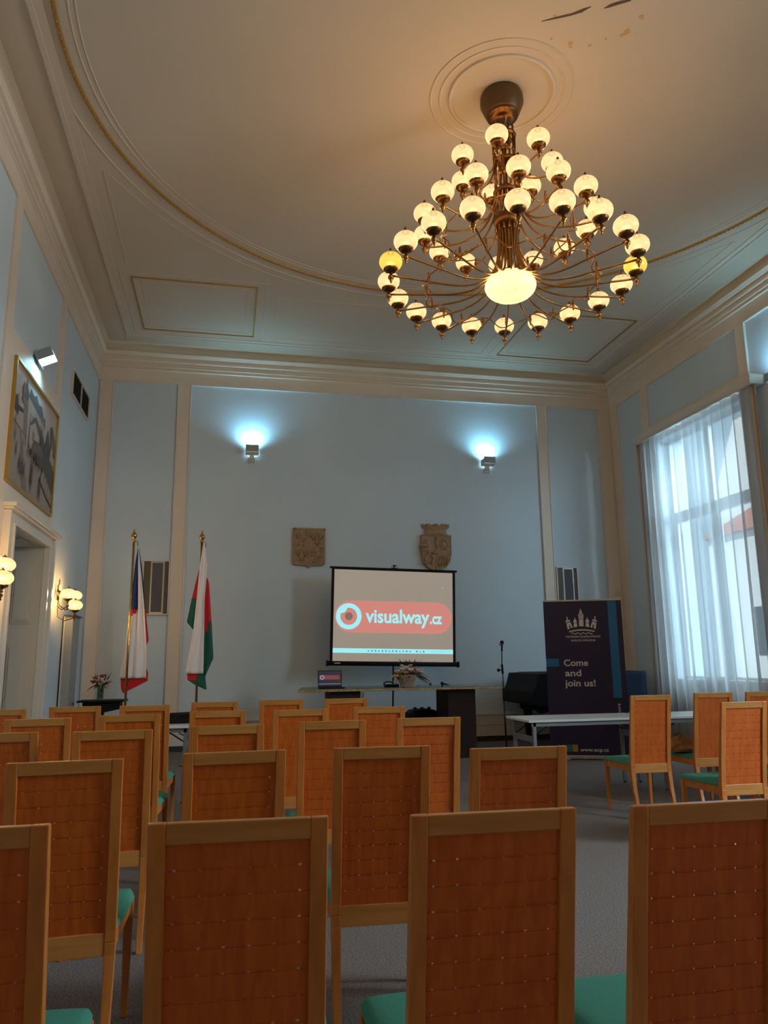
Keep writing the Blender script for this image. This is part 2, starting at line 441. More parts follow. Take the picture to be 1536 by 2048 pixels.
struct(MB().box(XL-0.026, XL+0.015, YF, 7.88, 0, 0.12, SKIRT).box(XL-0.026, XL+0.015, 10.02, YB-0.05, 0, 0.12, SKIRT).build('baseboard_left', bevel=0.003))

# door_1: casing, panelled reveal, leaf at the back of it
P = MB()
def casing(y0, y1, z0, z1): P.box(XL-0.01, XL+0.05, y0, y1, z0, z1, CASE)
casing(7.93, DY0, 0, 2.94); casing(DY1, 9.98, 0, 2.94); casing(DY0, DY1, DZ, 2.94)
P.box(XL, XL+0.075, 7.922, 7.975, 0, 2.895, CASE); P.box(XL, XL+0.075, 9.935, 9.988, 0, 2.895, CASE)
P.box(XL-.004, XL+0.07, DY1-.016, DY1+0.03, 0, DZ, CASE); P.box(XL-.004, XL+0.07, DY0-0.03, DY0+.016, 0, DZ, CASE); P.box(XL-.004, XL+0.068, DY0+.016, DY1-.016, DZ-.016, DZ+.03, CASE)
P.box(XL, XL+0.10, 7.90, 10.01, 2.90, 2.925, CASE); P.box(XL, XL+0.13, 7.88, 10.03, 2.925, 2.965, CASE)
struct(P.build('trim_7', bevel=0.004))
XD = -2.64
P = MB()
P.box(XD, XL-0.005, DY1-0.012, DY1+0.002, 0, DZ, DOORP)
P.box(XD, XL-0.005, DY0-0.002, DY0+0.012, 0, DZ, DOORP)
P.box(XD, XL-0.005, DY0, DY1, DZ-0.012, DZ+0.002, DOORP)
def panel_y(xa, xb, za, zb, y, d):      # raised field with a stepped border, arched top
    arch = [(xa, za), (xb, za), (xb, zb-0.03)] + [(xa+(xb-xa)*(1-k/6), zb-0.03+0.03*math.sin(PI*k/6)) for k in range(1, 6)] + [(xa, zb-0.03)]
    P.prism(arch, y, y+d*0.5, 'y', DOORP)
    s = 0.03; arch2 = [(xa+s+(px-xa)*(1-2*s/(xb-xa)), za+s+(pz-za)*(1-2*s/(zb-za))) for px, pz in arch]
    P.prism(arch2, y+d*0.5, y+d*1.1, 'y', DOORP)
    s = 0.055; arch3 = [(xa+s+(px-xa)*(1-2*s/(xb-xa)), za+s+(pz-za)*(1-2*s/(zb-za))) for px, pz in arch]
    P.prism(arch3, y+d*1.02, y+d*1.5, 'y', DOORP)
for za, zb in ((1.85, 2.58), (0.80, 1.66), (0.16, 0.62)):
    panel_y(XD+0.08, XL-0.09, za, zb, DY1-0.012, -0.024)
    panel_y(XD+0.08, XL-0.09, za, zb, DY0+0.012, 0.024)
for k in range(2):
    ya = DY0+0.12+k*0.72
    P.box(XD+0.08, XL-0.09, ya, ya+0.6, DZ-0.024, DZ-0.012, DOORP).box(XD+0.12, XL-0.13, ya+0.04, ya+0.56, DZ-0.034, DZ-0.022, DOORP)
struct(P.build('trim_8'))
P = MB()
P.box(XD-0.05, XD, DY0, DY1, 0, DZ, LEAFW)
for yc in (DY0+0.4, DY1-0.4):
    for za, zb in ((1.85, 2.6), (0.85, 1.65), (0.2, 0.65)):
        P.box(XD, XD+0.012, yc-0.28, yc+0.28, za, zb, LEAFW).box(XD+0.012, XD+0.02, yc-0.22, yc+0.22, za+0.06, zb-0.06, LEAFW)
dr = struct(P.build('door_1'))
MB().box(XD, XD+0.01, 8.90, 8.94, 0.95, 1.2, BRASSB).tube([(XD, 8.92, 1.08), (XD+0.05, 8.92, 1.08), (XD+0.055, 8.80, 1.08)], 0.009, BRASSB).build('door_handle', dr)

# flat casing column in the corner of the left wall
P = MB(); P.box(XL-0.02, -2.09, 11.15, 11.75, 0, 2.03, GREYM)
o = MB().box(XL, -2.09, 11.15, 11.62, 0, 2.02, mat('grey_casing_paint', (0.30, 0.31, 0.31), 0.5)).build('boxed_pipe_casing', bevel=0.004)
tag(o, 'tall grey boxed casing against the left wall under the wall lamp', 'casing')
MB().box(XL, XL+.018, 11.135, 11.15, 0, 2.02, CASE).build('edge_strip', o)
MB().box(XL, -2.06, 11.12, 11.64, 2.02, 2.04, SKIRT).build('dark_cap', o)

# right wall with two window openings
W1 = (9.02, 11.22, 1.0, 5.0); W2 = (0.75, 2.95, 1.0, 5.0)
P = MB(); x0, x1 = XR+0.025, XR+WT
ys = [YF-0.3, W2[0], W2[1], W1[0], W1[1], YB+0.025]
P.box(x0, x1, ys[0], ys[1], 0, ZC, BLUE).box(x0, x1, ys[2], ys[3], 0, ZC, BLUE).box(x0, x1, ys[4], ys[5], 0, ZC, BLUE)
for w in (W1, W2):
    P.box(x0, x1, w[0], w[1], 0, w[2], BLUE).box(x0, x1, w[0], w[1], w[3], ZC, BLUE)
struct(P.build('wall_right'))
P = MB()
def rw(y0, y1, z0, z1, t=0.0, m=CREAM): P.box(XR-t, XR+0.026, y0, y1, z0, z1, m)
rw(YF, YB, ZP, ZC); rw(12.42, YB, 0, ZP); rw(11.38, 11.61, 0, ZP); rw(8.78, 8.98, 0, ZP)
rw(8.98, 11.38, 5.12, 5.34); rw(8.98, W1[0], 0, 5.12); rw(W1[1], 11.38, 0, 5.12)
rw(W1[0], W1[1], 0, W1[2]); rw(W1[0], W1[1], W1[3], 5.12)
rw(3.02, 3.22, 0, ZP); rw(0.45, 0.68, 0, ZP)
struct(P.build('trim_9', bevel=0.004))
P = MB()
for y in (8.768, 3.222): P.box(XR-0.012, XR+0.0255, y, y+0.022, 0.2, ZP+0.012, CASE)
P.box(XR-0.012, XR+0.0255, 3.244, 8.768, ZP-0.01, ZP+0.012, CASE)
struct(P.build('trim_10', bevel=0.004))
struct(MB().box(XR-0.015, XR+0.026, YF, YB-0.05, 0, 0.12, SKIRT).build('baseboard_right'))
# front wall behind the camera
struct(MB().box(XL-WT, XR+WT, YF-0.3, YF, 0, ZC, CREAM).build('wall_front'))

def window(n, w):
    y0, y1, z0, z1 = w; xw = XR+0.20
    P = MB(); t = 0.07
    P.box(xw, xw+0.06, y0, y0+t, z0, z1, WHITE).box(xw, xw+0.06, y1-t, y1, z0, z1, WHITE)
    P.box(xw, xw+0.06, y0, y1, z0, z0+t, WHITE).box(xw, xw+0.06, y0, y1, z1-t, z1, WHITE)
    yc = (y0+y1)/2
    P.box(xw-0.015, xw+0.075, yc-0.07, yc+0.07, z0, z1, WHITE)
    P.box(xw-0.015, xw+0.075, y0, y1, 3.56, 3.74, WHITE)
    for yy in (y0+t, yc+0.07): P.box(xw+0.005, xw+0.055, yy, yy+0.05, z0+t, 3.56, WHITE)
    for yy in (yc-0.12, y1-t-0.05): P.box(xw+0.005, xw+0.055, yy, yy+0.05, z0+t, 3.56, WHITE)
    P.box(xw-0.18, xw+0.02, y0, y1, z0, z0+0.03, WHITE)
    wo = struct(P.build('window_%d' % n, bevel=0.004))
    MB().box(xw+0.025, xw+0.031, y0+0.03, y1-0.03, z0+0.03, z1-0.03, PANE).build('window_pane', wo)
    return wo
window(1, W1); window(2, W2)

# ------------------------------------------------------------------ ceiling mouldings
CX, CY = 2.468, 6.0
def ring(P, r, w, h, m, n=128, z=ZC):
    prof = [(r-w/2, z+0.002), (r-w/2, z-h*0.6), (r, z-h), (r+w/2, z-h*0.6), (r+w/2, z+0.002)]
    vs = []; fs = []
    for k in range(n):
        a = 2*PI*k/n
        for rr, zz in prof: vs.append((CX+rr*math.cos(a), CY+rr*math.sin(a), zz))
    q = len(prof)
    for k in range(n):
        for i in range(q-1): fs.append((k*q+i, k*q+i+1, ((k+1) % n)*q+i+1, ((k+1) % n)*q+i))
    P.add(vs, fs, m, True)
def rect_line(P, x0, x1, y0, y1, w, h, m, z=ZC):
    P.box(x0, x1, y0, y0+w, z-h, z+0.002, m).box(x0, x1, y1-w, y1, z-h, z+0.002, m)
    P.box(x0, x0+w, y0+w, y1-w, z-h, z+0.002, m).box(x1-w, x1, y0+w, y1-w, z-h, z+0.002, m)
P = MB()
ring(P, 3.92, 0.014, 0.006, CEILW); ring(P, 3.86, 0.014, 0.006, CEILW)
ring(P, 4.22, 0.02, 0.008, CEILW, 128); 
ring(P, 0.69, 0.012, 0.009, CEILW, 64); ring(P, 0.60, 0.012, 0.009, CEILW, 64); ring(P, 0.50, 0.035, 0.022, CEILW, 64)
rect_line(P, XL+0.44, XR-0.44, YF+0.4, YB-0.37, 0.05, 0.022, CEILW)
rect_line(P, XL+0.47, XR-0.47, YF+0.43, YB-0.40, 0.10, 0.010, CEILW)
for gx in (-1.475, 4.615):
    for gy in (10.28, -0.03):
        rect_line(P, gx+0.13, gx+1.65, gy+0.12, gy+1.63, 0.015, 0.006, CEILW)
        rect_line(P, gx-0.14, gx+1.92, gy-0.12, gy+1.87, 0.015, 0.006, CEILW)
rect_line(P, 0.62, 4.32, 10.55, 12.03, 0.015, 0.006, CEILW)
# faint corner field lines beside the ring
for sgn in (-1, 1):
    xx = CX + sgn*3.95
    P.box(xx-0.01, xx+0.01, 7.9, 10.0, ZC-0.006, ZC+0.001, CEILW)
    P.tube([(xx, 7.9, ZC), ] + [(CX+sgn*4.36*math.cos(a), CY+4.36*math.sin(a), ZC) for a in [0.50+0.07*k for k in range(11)]], 0.006, CEILW, 4)
struct(P.build('trim_11'))
P = MB(); ring(P, 4.035, 0.032, 0.024, GOLD, 160)
# rope twist: little beads along the gilt ring
for k in range(420):
    a = 2*PI*k/420; P.ell((CX+4.035*math.cos(a), CY+4.035*math.sin(a), ZC-0.022), (0.014, 0.014, 0.009), GOLD, 6, 4)
struct(P.build('trim_12'))
P = MB()
for gx in (-1.475, 4.615):
    for gy in (10.28, -0.03):
        rect_line(P, gx, gx+1.78, gy, gy+1.75, 0.019, 0.016, GOLD)
struct(P.build('trim_13', bevel=0.004))
# cracks and flaked paint
FLK = mat('flaked_paint_patch', (0.55, 0.36, 0.16), 0.9); CRK = mat('open_crack', (0.12, 0.08, 0.05), 0.9)
P = MB()
def crack(pts, w):
    l = [(x, y-w*k) for (x, y), k in pts]; r_ = [(x, y+w*k*0.4) for (x, y), k in pts][::-1]
    P.prism(l+r_, ZC-0.004, ZC+0.001, 'z', CRK)
crack([((2.50, 5.11), 0.05), ((2.60, 5.06), 0.5), ((2.72, 5.0), 0.6), ((2.80, 4.945), 1), ((2.85, 4.89), 0.1)], 0.028)
crack([((2.966, 4.885), 0.05), ((3.0, 4.86), 0.8), ((3.06, 4.82), 0.9), ((3.15, 4.77), 0.3)], 0.03)
for x, y, r in ((2.848, 5.284, .03), (2.87, 5.32, .018), (3.03, 5.27, .02), (3.138, 5.178, .013), (3.277, 5.072, .035), (3.255, 5.11, .02), (3.327, 4.902, .025), (2.587, 5.036, .016), (2.66, 5.27, .014)):
    poly = [(x+r*random.uniform(.6, 1.1)*math.cos(2*PI*k/9), y+r*random.uniform(.6, 1.3)*math.sin(2*PI*k/9)) for k in range(9)]
    P.prism(poly, ZC-0.002, ZC+0.001, 'z', FLK)
struct(P.build('trim_14'))

# ------------------------------------------------------------------ chandelier
ch = thing('chandelier', (CX, CY, ZC), 'huge tiered brass chandelier of round opal globes hanging from the ceiling rosette', 'chandelier')
O = (CX, CY, ZC)
def rel(z): return z-ZC
P = MB(); P.lathe([(0.19, 0), (0.205, -0.03), (0.208, -0.10), (0.168, -0.20), (0.158, -0.215), (0.15, -0.22)], (0, 0, 0), CANOPY, 36)
P.build('canopy', ch)
P = MB(); P.lathe([(0.148, -0.218), (0.155, -0.228), (0.148, -0.242), (0.128, -0.246), (0.124, -0.262), (0.095, -0.267), (0.06, -0.275), (0.055, -0.30), (0.03, -0.33), (0.03, -0.40)], (0, 0, 0), BRASSD, 32)
P.build('canopy_collar', ch)
P = MB(); P.tube([(0, 0, rel(6.45)), (0, 0, rel(4.85))], 0.022, BRASSD, 10)
for z, r in ((6.2, .05), (5.95, .045), (5.75, .055), (5.60, .045)): P.lathe([(0.02, -.03), (r, -.02), (r*1.1, 0), (r, .02), (0.02, .03)], (0, 0, rel(z)), BRASSD, 16)
P.build('central_stem', ch)
for k in range(12):
    a = 2*PI*k/12+0.1; P = MB(); top = 6.40-0.05*(k % 3)
    pts = [(0.105*math.cos(a), 0.105*math.sin(a), rel(top)), (0.10*math.cos(a), 0.10*math.sin(a), rel(5.9)), (0.095*math.cos(a), 0.095*math.sin(a), rel(5.32))]
    P.tube(pts, 0.0085, BRASSD, 6)
    P.lathe([(0.004, .03), (0.011, .02), (0.011, -.02), (0.004, -.03)], (pts[0][0], pts[0][1], rel(top)), BRASSD, 8)
    for zz in (6.12, 5.86, 5.60): P.lathe([(0.008, .02), (0.015, .01), (0.015, -.01), (0.008, -.02)], (0.099*math.cos(a), 0.099*math.sin(a), rel(zz)), BRASS, 8)
    P.build('stem_rod', ch)
for z, r in ((6.30, .115), (6.03, .10), (5.70, .115), (5.40, .125)):
    P = MB(); h = 0.022 if z > 5.5 else 0.05
    P.lathe([(0.03, -h), (r*0.9, -h), (r, -h*0.6), (r*1.06, 0), (r, h*0.6), (r*0.9, h), (0.03, h)], (0, 0, rel(z)), BRASSD, 28)
    P.build('stem_collar', ch)
P = MB()
for k in range(14):
    a = 2*PI*k/14; P.lathe([(0.004, -.085), (0.011, -.07), (0.008, -.05), (0.014, -.035), (0.006, -.02), (0.006, 0)], (0.11*math.cos(a), 0.11*math.sin(a), rel(5.36)), BRASS, 8)
P.build('drop_fringe', ch)
# bowl
P = MB(); P.ell((0, 0, 0), (0.235, 0.235, 0.135), BOWLM, 40, 20)
b = P.build('opal_bowl', ch); b.location = (0, 0, rel(4.74))
bulb(ch, (.05, -.05, rel(4.745)), 26, .07); bulb(ch, (-.09, .03, rel(4.73)), 14, .05)
P = MB(); P.lathe([(0.02, .19), (0.04, .16), (0.05, .14), (0.11, .122), (0.115, .108), (0.02, .10)], (0, 0, rel(4.74)), BRASSD, 24); P.build('bowl_cap', ch)

# one globe unit, meshes shared by copies
def unit_meshes():
    g = MB().ell((0, 0, 0), (0.104, 0.104, 0.089), GLOBE, 24, 14)
    c = MB()
    c.lathe([(0.016, -.105), (0.035, -.10), (0.052, -.092), (0.064, -.078), (0.066, -.066), (0.060, -.058), (0.056, -.064), (0.02, -.07)], (0, 0, 0), BRASSD, 20)
    for k in range(14):
        a = 2*PI*k/14; c.ell((0.064*math.cos(a), 0.064*math.sin(a), -0.072), 0.0052, BRASSB, 6, 4)
    c.lathe([(0.050, -.085), (0.054, -.083), (0.054, -.079), (0.050, -.077)], (0, 0, 0), BRASSB, 18)
    f = MB().lathe([(0.014, -.10), (0.012, -.12), (0.022, -.135), (0.028, -.152), (0.022, -.168), (0.010, -.178), (0.013, -.188), (0.007, -.20), (0.003, -.21)], (0, 0, 0), BRASS, 12)
    t = MB().lathe([(0.03, .080), (0.031, .090), (0.022, .097), (0.018, .108), (0.008, .114), (0.012, .124), (0.006, .136), (0.002, .14)], (0, 0, 0), BRASSD, 12)
    return g, c, f, t
gM, cM, fM, tM = unit_meshes()
G_ME = {}
for nm, mb in (('globe_shade', gM), ('shade_gallery', cM), ('lower_finial', fM), ('top_cap', tM)):
    o = mb.build(nm); G_ME[nm] = o.data; bpy.data.objects.remove(o)
gy = MB().ell((0, 0, 0), (0.104, 0.104, 0.089), GLOBEY, 24, 14).build('g'); GY = gy.data; bpy.data.objects.remove(gy)

def arm_unit(path, zg, R, ang, yellow=False):
    d = Vector((math.cos(ang), math.sin(ang), 0))
    # smooth the path
    pts = []
    for i in range(len(path)-1):
        p0 = path[max(i-1, 0)]; p1 = path[i]; p2 = path[i+1]; p3 = path[min(i+2, len(path)-1)]
        for t in (0, .25, .5, .75):
            q = [0.5*((2*p1[k])+(-p0[k]+p2[k])*t+(2*p0[k]-5*p1[k]+4*p2[k]-p3[k])*t*t+(-p0[k]+3*p1[k]-3*p2[k]+p3[k])*t**3) for k in (0, 1)]
            pts.append(q)
    pts.append(path[-1])
    A = MB().tube([(d.x*r, d.y*r, rel(z)) for r, z in pts], 0.0092, BRASS, 7).build('arm', ch)
    loc = Vector((d.x*R, d.y*R, rel(zg)))
    bulb(A, loc, BULB_W, 0.03)
    for nm, me in G_ME.items():
        m2 = GY if (yellow and nm == 'globe_shade') else me
        o = bpy.data.objects.new(nm, m2); COL.objects.link(o); o.parent = A; o.location = loc
tiers = [
    (20, 1.126, 4.87, 0.0, 0.775, [(.09, 5.34), (.095, 5.12), (.13, 4.94), (.22, 4.80), (.36, 4.725), (.55, 4.70), (.80, 4.715), (1.126, 4.737)]),
    (14, 0.795, 5.40, 24.3, 0.60, [(.10, 5.68), (.115, 5.58), (.17, 5.45), (.27, 5.33), (.42, 5.265), (.60, 5.25), (.795, 5.267)]),
    (7, 0.446, 5.99, 34.5, 0.0, [(.10, 6.05), (.11, 5.98), (.15, 5.89), (.22, 5.845), (.32, 5.835), (.446, 5.857)])]
for n, R, zg, a0, rs, path in tiers:
    for k in range(n):
        ang = math.radians(a0+360*k/n)
        arm_unit(path, zg, R, ang, yellow=(n == 20 and k in (10, 19)))
    if rs:
        P = MB(); zc = path[-2][1]+0.03
        for k in range(n):
            a = math.radians(a0+360*k/n); x, y = rs*math.cos(a), rs*math.sin(a)
            P2 = MB(); P2.lathe([(0.003, .062), (0.010, .055), (0.005, .046), (0.013, .036), (0.007, .026), (0.014, .014), (0.014, -.016), (0.007, -.028), (0.012, -.036), (0.005, -.045), (0.009, -.052), (0.003, -.058)], (x, y, rel(zc)), BRASSD, 8)
            P2.build('spindle', ch)
            a2 = math.radians(a0+360*(k+1)/n)
            pts = []
            for i in range(9):
                t = i/8; aa = a+(a2-a)*t
                rr = rs*(1+0.045*math.sin(2*PI*t)); zz = zc+0.045*math.cos(PI*t)*(1 if k % 2 else -1)
                pts.append((rr*math.cos(aa), rr*math.sin(aa), rel(zz)))
            P.tube(pts, 0.006, BRASS, 5)
        P.build('scroll_ring', ch)

# ------------------------------------------------------------------ wall sconces on the left wall
def sconce(yc, label):
    zc = 2.30
    s = thing('wall_sconce', (XL, yc, zc), label, 'wall lamp', 'brass wall lamps beside the door')
    P = MB(); P.lathe([(0.05, 0), (0.05, 0.012), (0.03, 0.02), (0.02, 0.045)], (0, 0, 0), BRASS, 16, 'x')
    P.box(0, 0.012, -0.028, 0.028, -0.10, 0.10, BRASS)
    P.lathe([(0.006, .10), (0.012, .12), (0.006, .135), (0.013, .15), (0.006, .17), (0.003, .19)], (0.02, 0, 0), BRASS, 10)
    P.build('wall_plate', s)
    for dx, dy, dz in ((0.18, -0.21, -0.035), (0.18, 0.21, -0.02), (0.24, -0.05, -0.17)):
        pts = [(0.02, 0, -0.05), (0.03, dy*0.25, dz-0.15), (dx*0.5, dy*0.6, dz-0.20), (dx*0.9, dy*0.95, dz-0.17), (dx, dy, dz-0.10)]
        A = MB().tube(pts, 0.008, BRASS, 8).build('arm', s)
        g = MB().ell((0, 0, 0), (0.098, 0.098, 0.070), SCON, 24, 14).build('globe_shade', A); g.location = (dx, dy, dz)
        bulb(A, (dx, dy, dz), 15.0, .035)
        c = MB().lathe([(0.012, -.13), (0.02, -.12), (0.012, -.105), (0.02, -.095), (0.055, -.075), (0.062, -.06), (0.05, -.055)], (0, 0, 0), BRASS, 16).build('shade_gallery', A); c.location = (dx, dy, dz)
        f = MB().lathe([(0.004, -.20), (0.012, -.19), (0.006, -.175), (0.022, -.155), (0.012, -.135)], (0, 0, 0), BRASSD, 12).build('lower_finial', A); f.location = (dx, dy, dz)
        t = MB().lathe([(0.02, .066), (0.018, .078), (0.008, .084), (0.003, .095)], (0, 0, 0), BRASSD, 12).build('top_cap', A); t.location = (dx, dy, dz)
    return s
sconce(10.60, 'brass three-globe wall lamp right of the door, nearer the corner')
sconce(7.25, 'brass three-globe wall lamp left of the door, cut by the photo edge')

# ------------------------------------------------------------------ cold floodlights
def flood(loc, rz, up, label, power):
    """fixture whose back touches the wall, local -Y points into the room"""
    s = thing('wall_floodlight', loc, label, 'wall floodlight', 'cold white wall floodlights', rz)
    MB().box(-0.055, 0.055, -0.05, 0, -0.25, -0.17, PLAST).box(-0.035, 0.035, -0.10, -0.03, -0.21, -0.13, PLAST).build('wall_bracket', s, bevel=0.004)
    sg = 1 if up else -1
    tilt = 0.12
    P = MB()
    yb, yf = -0.04, -0.22
    z0, z1 = -0.13, -0.02
    P.box(-0.10, 0.10, yf, yb, z0, z0+0.02, PLAST)
    P.box(-0.11, -0.10, yf, yb, z0, z1, STEEL).box(0.10, 0.11, yf, yb, z0, z1, STEEL)
    P.box(-0.11, 0.11, yf-0.012, yf, z0+0.02, z1+0.03, STEEL)
    h = P.build('lamp_housing', s, bevel=0.002)
    f = MB().box(-0.098, 0.098, yf+0.004, yb-0.004, z1-0.03, z1-0.02, FLOODE).build('lamp_face', s)
    if not up:
        for o in (h, f): o.rotation_euler = (PI*0.86, 0, 0); o.location = (0, -0.24, -0.20)
    l = bpy.data.lights.new('floodlight_beam', 'SPOT'); l.energy = power; l.color = (0.30, 0.75, 1.0)
    l.spot_size = math.radians(150); l.spot_blend = 1.0; l.shadow_soft_size = 0.05
    lo = bpy.data.objects.new('floodlight_beam', l); COL.objects.link(lo); lo.parent = s
    if up: lo.location = (0, -0.13, 0.005); lo.rotation_euler = (PI-0.25, 0, 0)
    else: lo.location = (0, -0.16, -0.27); lo.rotation_euler = (0.35, 0, 0)
    return s
flood((0.335, YB+0.025, 4.99), 0, True, 'small white upward floodlight on the back wall, left one with a cyan glow', UP_W)
flood((4.585, YB+0.025, 4.97), 0, True, 'small white upward floodlight on the back wall, right one with a cyan glow', UP_W)
flood((XR+0.025, 8.12, 5.05), PI/2*3, True, 'white floodlight on the right wall at the edge of the photo', UP_W)
flood((XL, 8.72, 5.03), PI/2, False, 'white floodlight angled down above the framed town photograph', UP_W*0.5)

# ------------------------------------------------------------------ framed photograph
PY0, PY1, PZ0, PZ1 = 7.84, 9.84, 3.175, 4.495
SEP = {n: mat('sepia_'+n, c, 0.4) for n, c in dict(sky=(.56, .47, .40), pale=(.46, .36, .29), mid=(.24, .165, .12), brown=(.13, .075, .055), dark=(.035, .024, .02), ground=(.38, .30, .24), grey=(.12, .11, .12)).items()}
fr = thing('framed_photograph', (XL, PY0, PZ0), 'large framed sepia photograph of an old town street above the door', 'picture')
w, h = PY1-PY0, PZ1-PZ0
P = MB(); t = 0.03
P.box(0.0, 0.035, 0, w, 0, t, FRAMEG).box(0, 0.035, 0, w, h-t, h, FRAMEG).box(0, 0.035, 0, t, t, h-t, FRAMEG).box(0, 0.035, w-t, w, t, h-t, FRAMEG)
P.build('gold_frame', fr, bevel=0.004)
P = MB(); lay = [0.008]
def ph(poly, m):        # poly in 0..1 of the picture
    lay[0] += 0.0004
    P.prism([(t+u*(w-2*t), t+v*(h-2*t)) for u, v in poly], lay[0]-0.0004, lay[0], 'x', SEP[m])
P.box(0.002, 0.008, t, w-t, t, h-t, SEP['sky'])
ph([(0, 0), (1, 0), (1, .30), (.7, .34), (.35, .40), (.15, .50), (0, .55)], 'ground')
ph([(.30, .0), (.42, 0), (.22, .48), (.18, .48)], 'mid')
ph([(.22, .45), (.22, .80), (.30, .84), (.72, .74), (.72, .42), (.5, .36)], 'pale')           # long building
ph([(.22, .80), (.30, .84), (.32, .45), (.22, .47)], 'mid')
ph([(.30, .84), (.34, .93), (.42, .90), (.47, .94), (.53, .88), (.60, .90), (.66, .82), (.70, .83), (.72, .74)], 'grey')
for k in range(6):
    u = .36+.055*k; ph([(u, .62), (u+.018, .62), (u+.018, .72), (u, .72)], 'mid')
    ph([(u, .76), (u+.025, .755), (u+.012, .80)], 'pale')
ph([(.22, .80), (.20, .86), (.235, .90), (.25, .99), (.262, .90), (.29, .86), (.29, .80)], 'grey')   # tower
ph([(.17, .74), (.17, .86), (.20, .92), (.22, .84), (.22, .72)], 'mid')
ph([(.0, .52), (0, .72), (.06, .70), (.10, .76), (.14, .66), (.22, .66), (.22, .48), (.12, .5)], 'pale')
ph([(.02, .60), (.03, .70), (.08, .74), (.10, .66), (.20, .67), (.22, .64), (.12, .62), (.10, .56)], 'dark')
ph([(.34, .60), (.47, .74), (.60, .66), (.60, .60), (.47, .66)], 'brown')                       # gabled house
ph([(.36, .42), (.36, .60), (.47, .68), (.56, .60), (.58, .38)], 'pale')
ph([(.42, .50), (.47, .50), (.47, .58), (.42, .58)], 'mid')
ph([(.40, .38), (.46, .52), (.72, .56), (.74, .34), (.6, .33)], 'brown')
ph([(.60, .70), (.72, .58), (.70, .50), (.60, .54)], 'dark')
ph([(.70, .26), (.70, .52), (.74, .60), (.78, .76), (.82, .66), (.86, .60), (1, .40), (1, .16), (.9, .20)], 'dark')   # trees
ph([(.84, .80), (.88, .84), (1, .70), (1, .56), (.88, .62)], 'brown')
ph([(.86, .50), (.93, .46), (.93, .60), (.88, .64)], 'pale')
ph([(.66, .22), (.72, .34), (1, .18), (1, .06), (.84, .12)], 'mid')
for k in range(5):
    u = .70+.06*k; ph([(u, .22-.03*k), (u+.03, .21-.03*k), (u+.03, .30-.035*k), (u, .32-.035*k)], 'ground')
for u, v, s in ((.08, .34, .8), (.12, .22, .9), (.20, .10, 1.2), (.25, .06, 1.3), (.30, .10, 1.0), (.46, .02, 2.0), (.66, .0, 1.6), (.36, .30, .9), (.42, .30, .9), (.50, .26, 1.0), (.56, .28, 1.0), (.60, .27, 1.0), (.26, .36, .7), (.64, .30, .9), (.04, .44, .7), (.53, .32, .8)):
    ph([(u-.007*s, v), (u-.001*s, v+.06*s), (u+.004*s, v), (u+.010*s, v+.06*s), (u+.008*s, v+.13*s), (u-.007*s, v+.13*s), (u-.011*s, v+.07*s)], 'dark')
    ph([(u-.004*s, v+.13*s), (u+.005*s, v+.13*s), (u+.004*s, v+.155*s), (u-.004*s, v+.155*s)], 'dark')
P.build('photograph_print', fr)
MB().box(0.020, 0.021, t, w-t, t, h-t, glass_mat('picture_glass', (0.97, 0.97, 0.97), 0.05)).build('glass_sheet', fr)

# vent grille
v = thing('ventilation_grille', (XL-0.025, 10.64, 5.08), 'black two-panel ventilation grille high on the left wall', 'vent')
P = MB(); P.box(0, 0.03, 0, 1.27, 0, 0.025, CASE).box(0, 0.03, 0, 1.27, 0.365, 0.39, CASE).box(0, 0.03, 0, 0.025, 0.025, 0.365, CASE).box(0, 0.03, 1.245, 1.27, 0.025, 0.365, CASE).box(0, 0.03, 0.625, 0.645, 0.025, 0.365, CASE)
P.build('frame', v, bevel=0.003)
P = MB(); P.box(0, 0.008, 0.02, 1.25, 0.02, 0.37, VENTB)
for k in range(22): P.box(0.008, 0.016, 0.025, 1.245, 0.03+0.0155*k, 0.034+0.0155*k, VENTB)
P.build('louvre', v)

# ------------------------------------------------------------------ carved shields
def tri_relief(P, pts, r, y, m):   # chunky strokes
    P.tube([(x, y-.008, z) for x, z in pts], r*1.35, m, 6)
def lion(P, cx, cz, s, y, m, flip=1):
    f = lambda l: [(cx+flip*a*s, cz+b*s) for a, b in l]
    P.ell((cx+flip*0.0*s, y, cz+0.0*s), (.10*s, .012, .22*s), m, 10, 8)
    P.ell((cx-flip*.05*s, y, cz+.28*s), (.11*s, .014, .11*s), m, 10, 8)
    P.ell((cx-flip*.15*s, y, cz+.27*s), (.06*s, .012, .04*s), m, 8, 6)
    for l in ([(-.05, .15), (-.22, .20), (-.34, .12)], [(-.03, .05), (-.20, .02), (-.32, -.06)], [(0, -.15), (-.15, -.25), (-.12, -.40), (-.24, -.42)],
              [(.05, -.15), (.16, -.26), (.10, -.40), (.02, -.43)], [(.08, -.10), (.24, -.05), (.30, .12), (.22, .28), (.32, .38), (.24, .42)]):
        tri_relief(P, f(l), .035*s, y, m)
def eagle(P, cx, cz, s, y, m):
    P.ell((cx, y, cz), (.09*s, .013, .20*s), m, 10, 8); P.ell((cx-.02*s, y, cz+.28*s), (.07*s, .013, .07*s), m, 8, 6)
    for sg in (-1, 1):
        tri_relief(P, [(cx+sg*.06*s, cz+.12*s), (cx+sg*.2*s, cz+.25*s), (cx+sg*.36*s, cz+.26*s)], .04*s, y, m)
        for k in range(5):
            x = cx+sg*(.14+.055*k)*s; tri_relief(P, [(x, cz+(.2+.015*k)*s), (x+sg*.03*s, cz+(-.14+.05*k)*s)], .022*s, y, m)
        tri_relief(P, [(cx+sg*.05*s, cz-.18*s), (cx+sg*.16*s, cz-.34*s)], .025*s, y, m)
    tri_relief(P, [(cx, cz-.15*s), (cx, cz-.42*s)], .04*s, y, m)
yW = YB+0.025
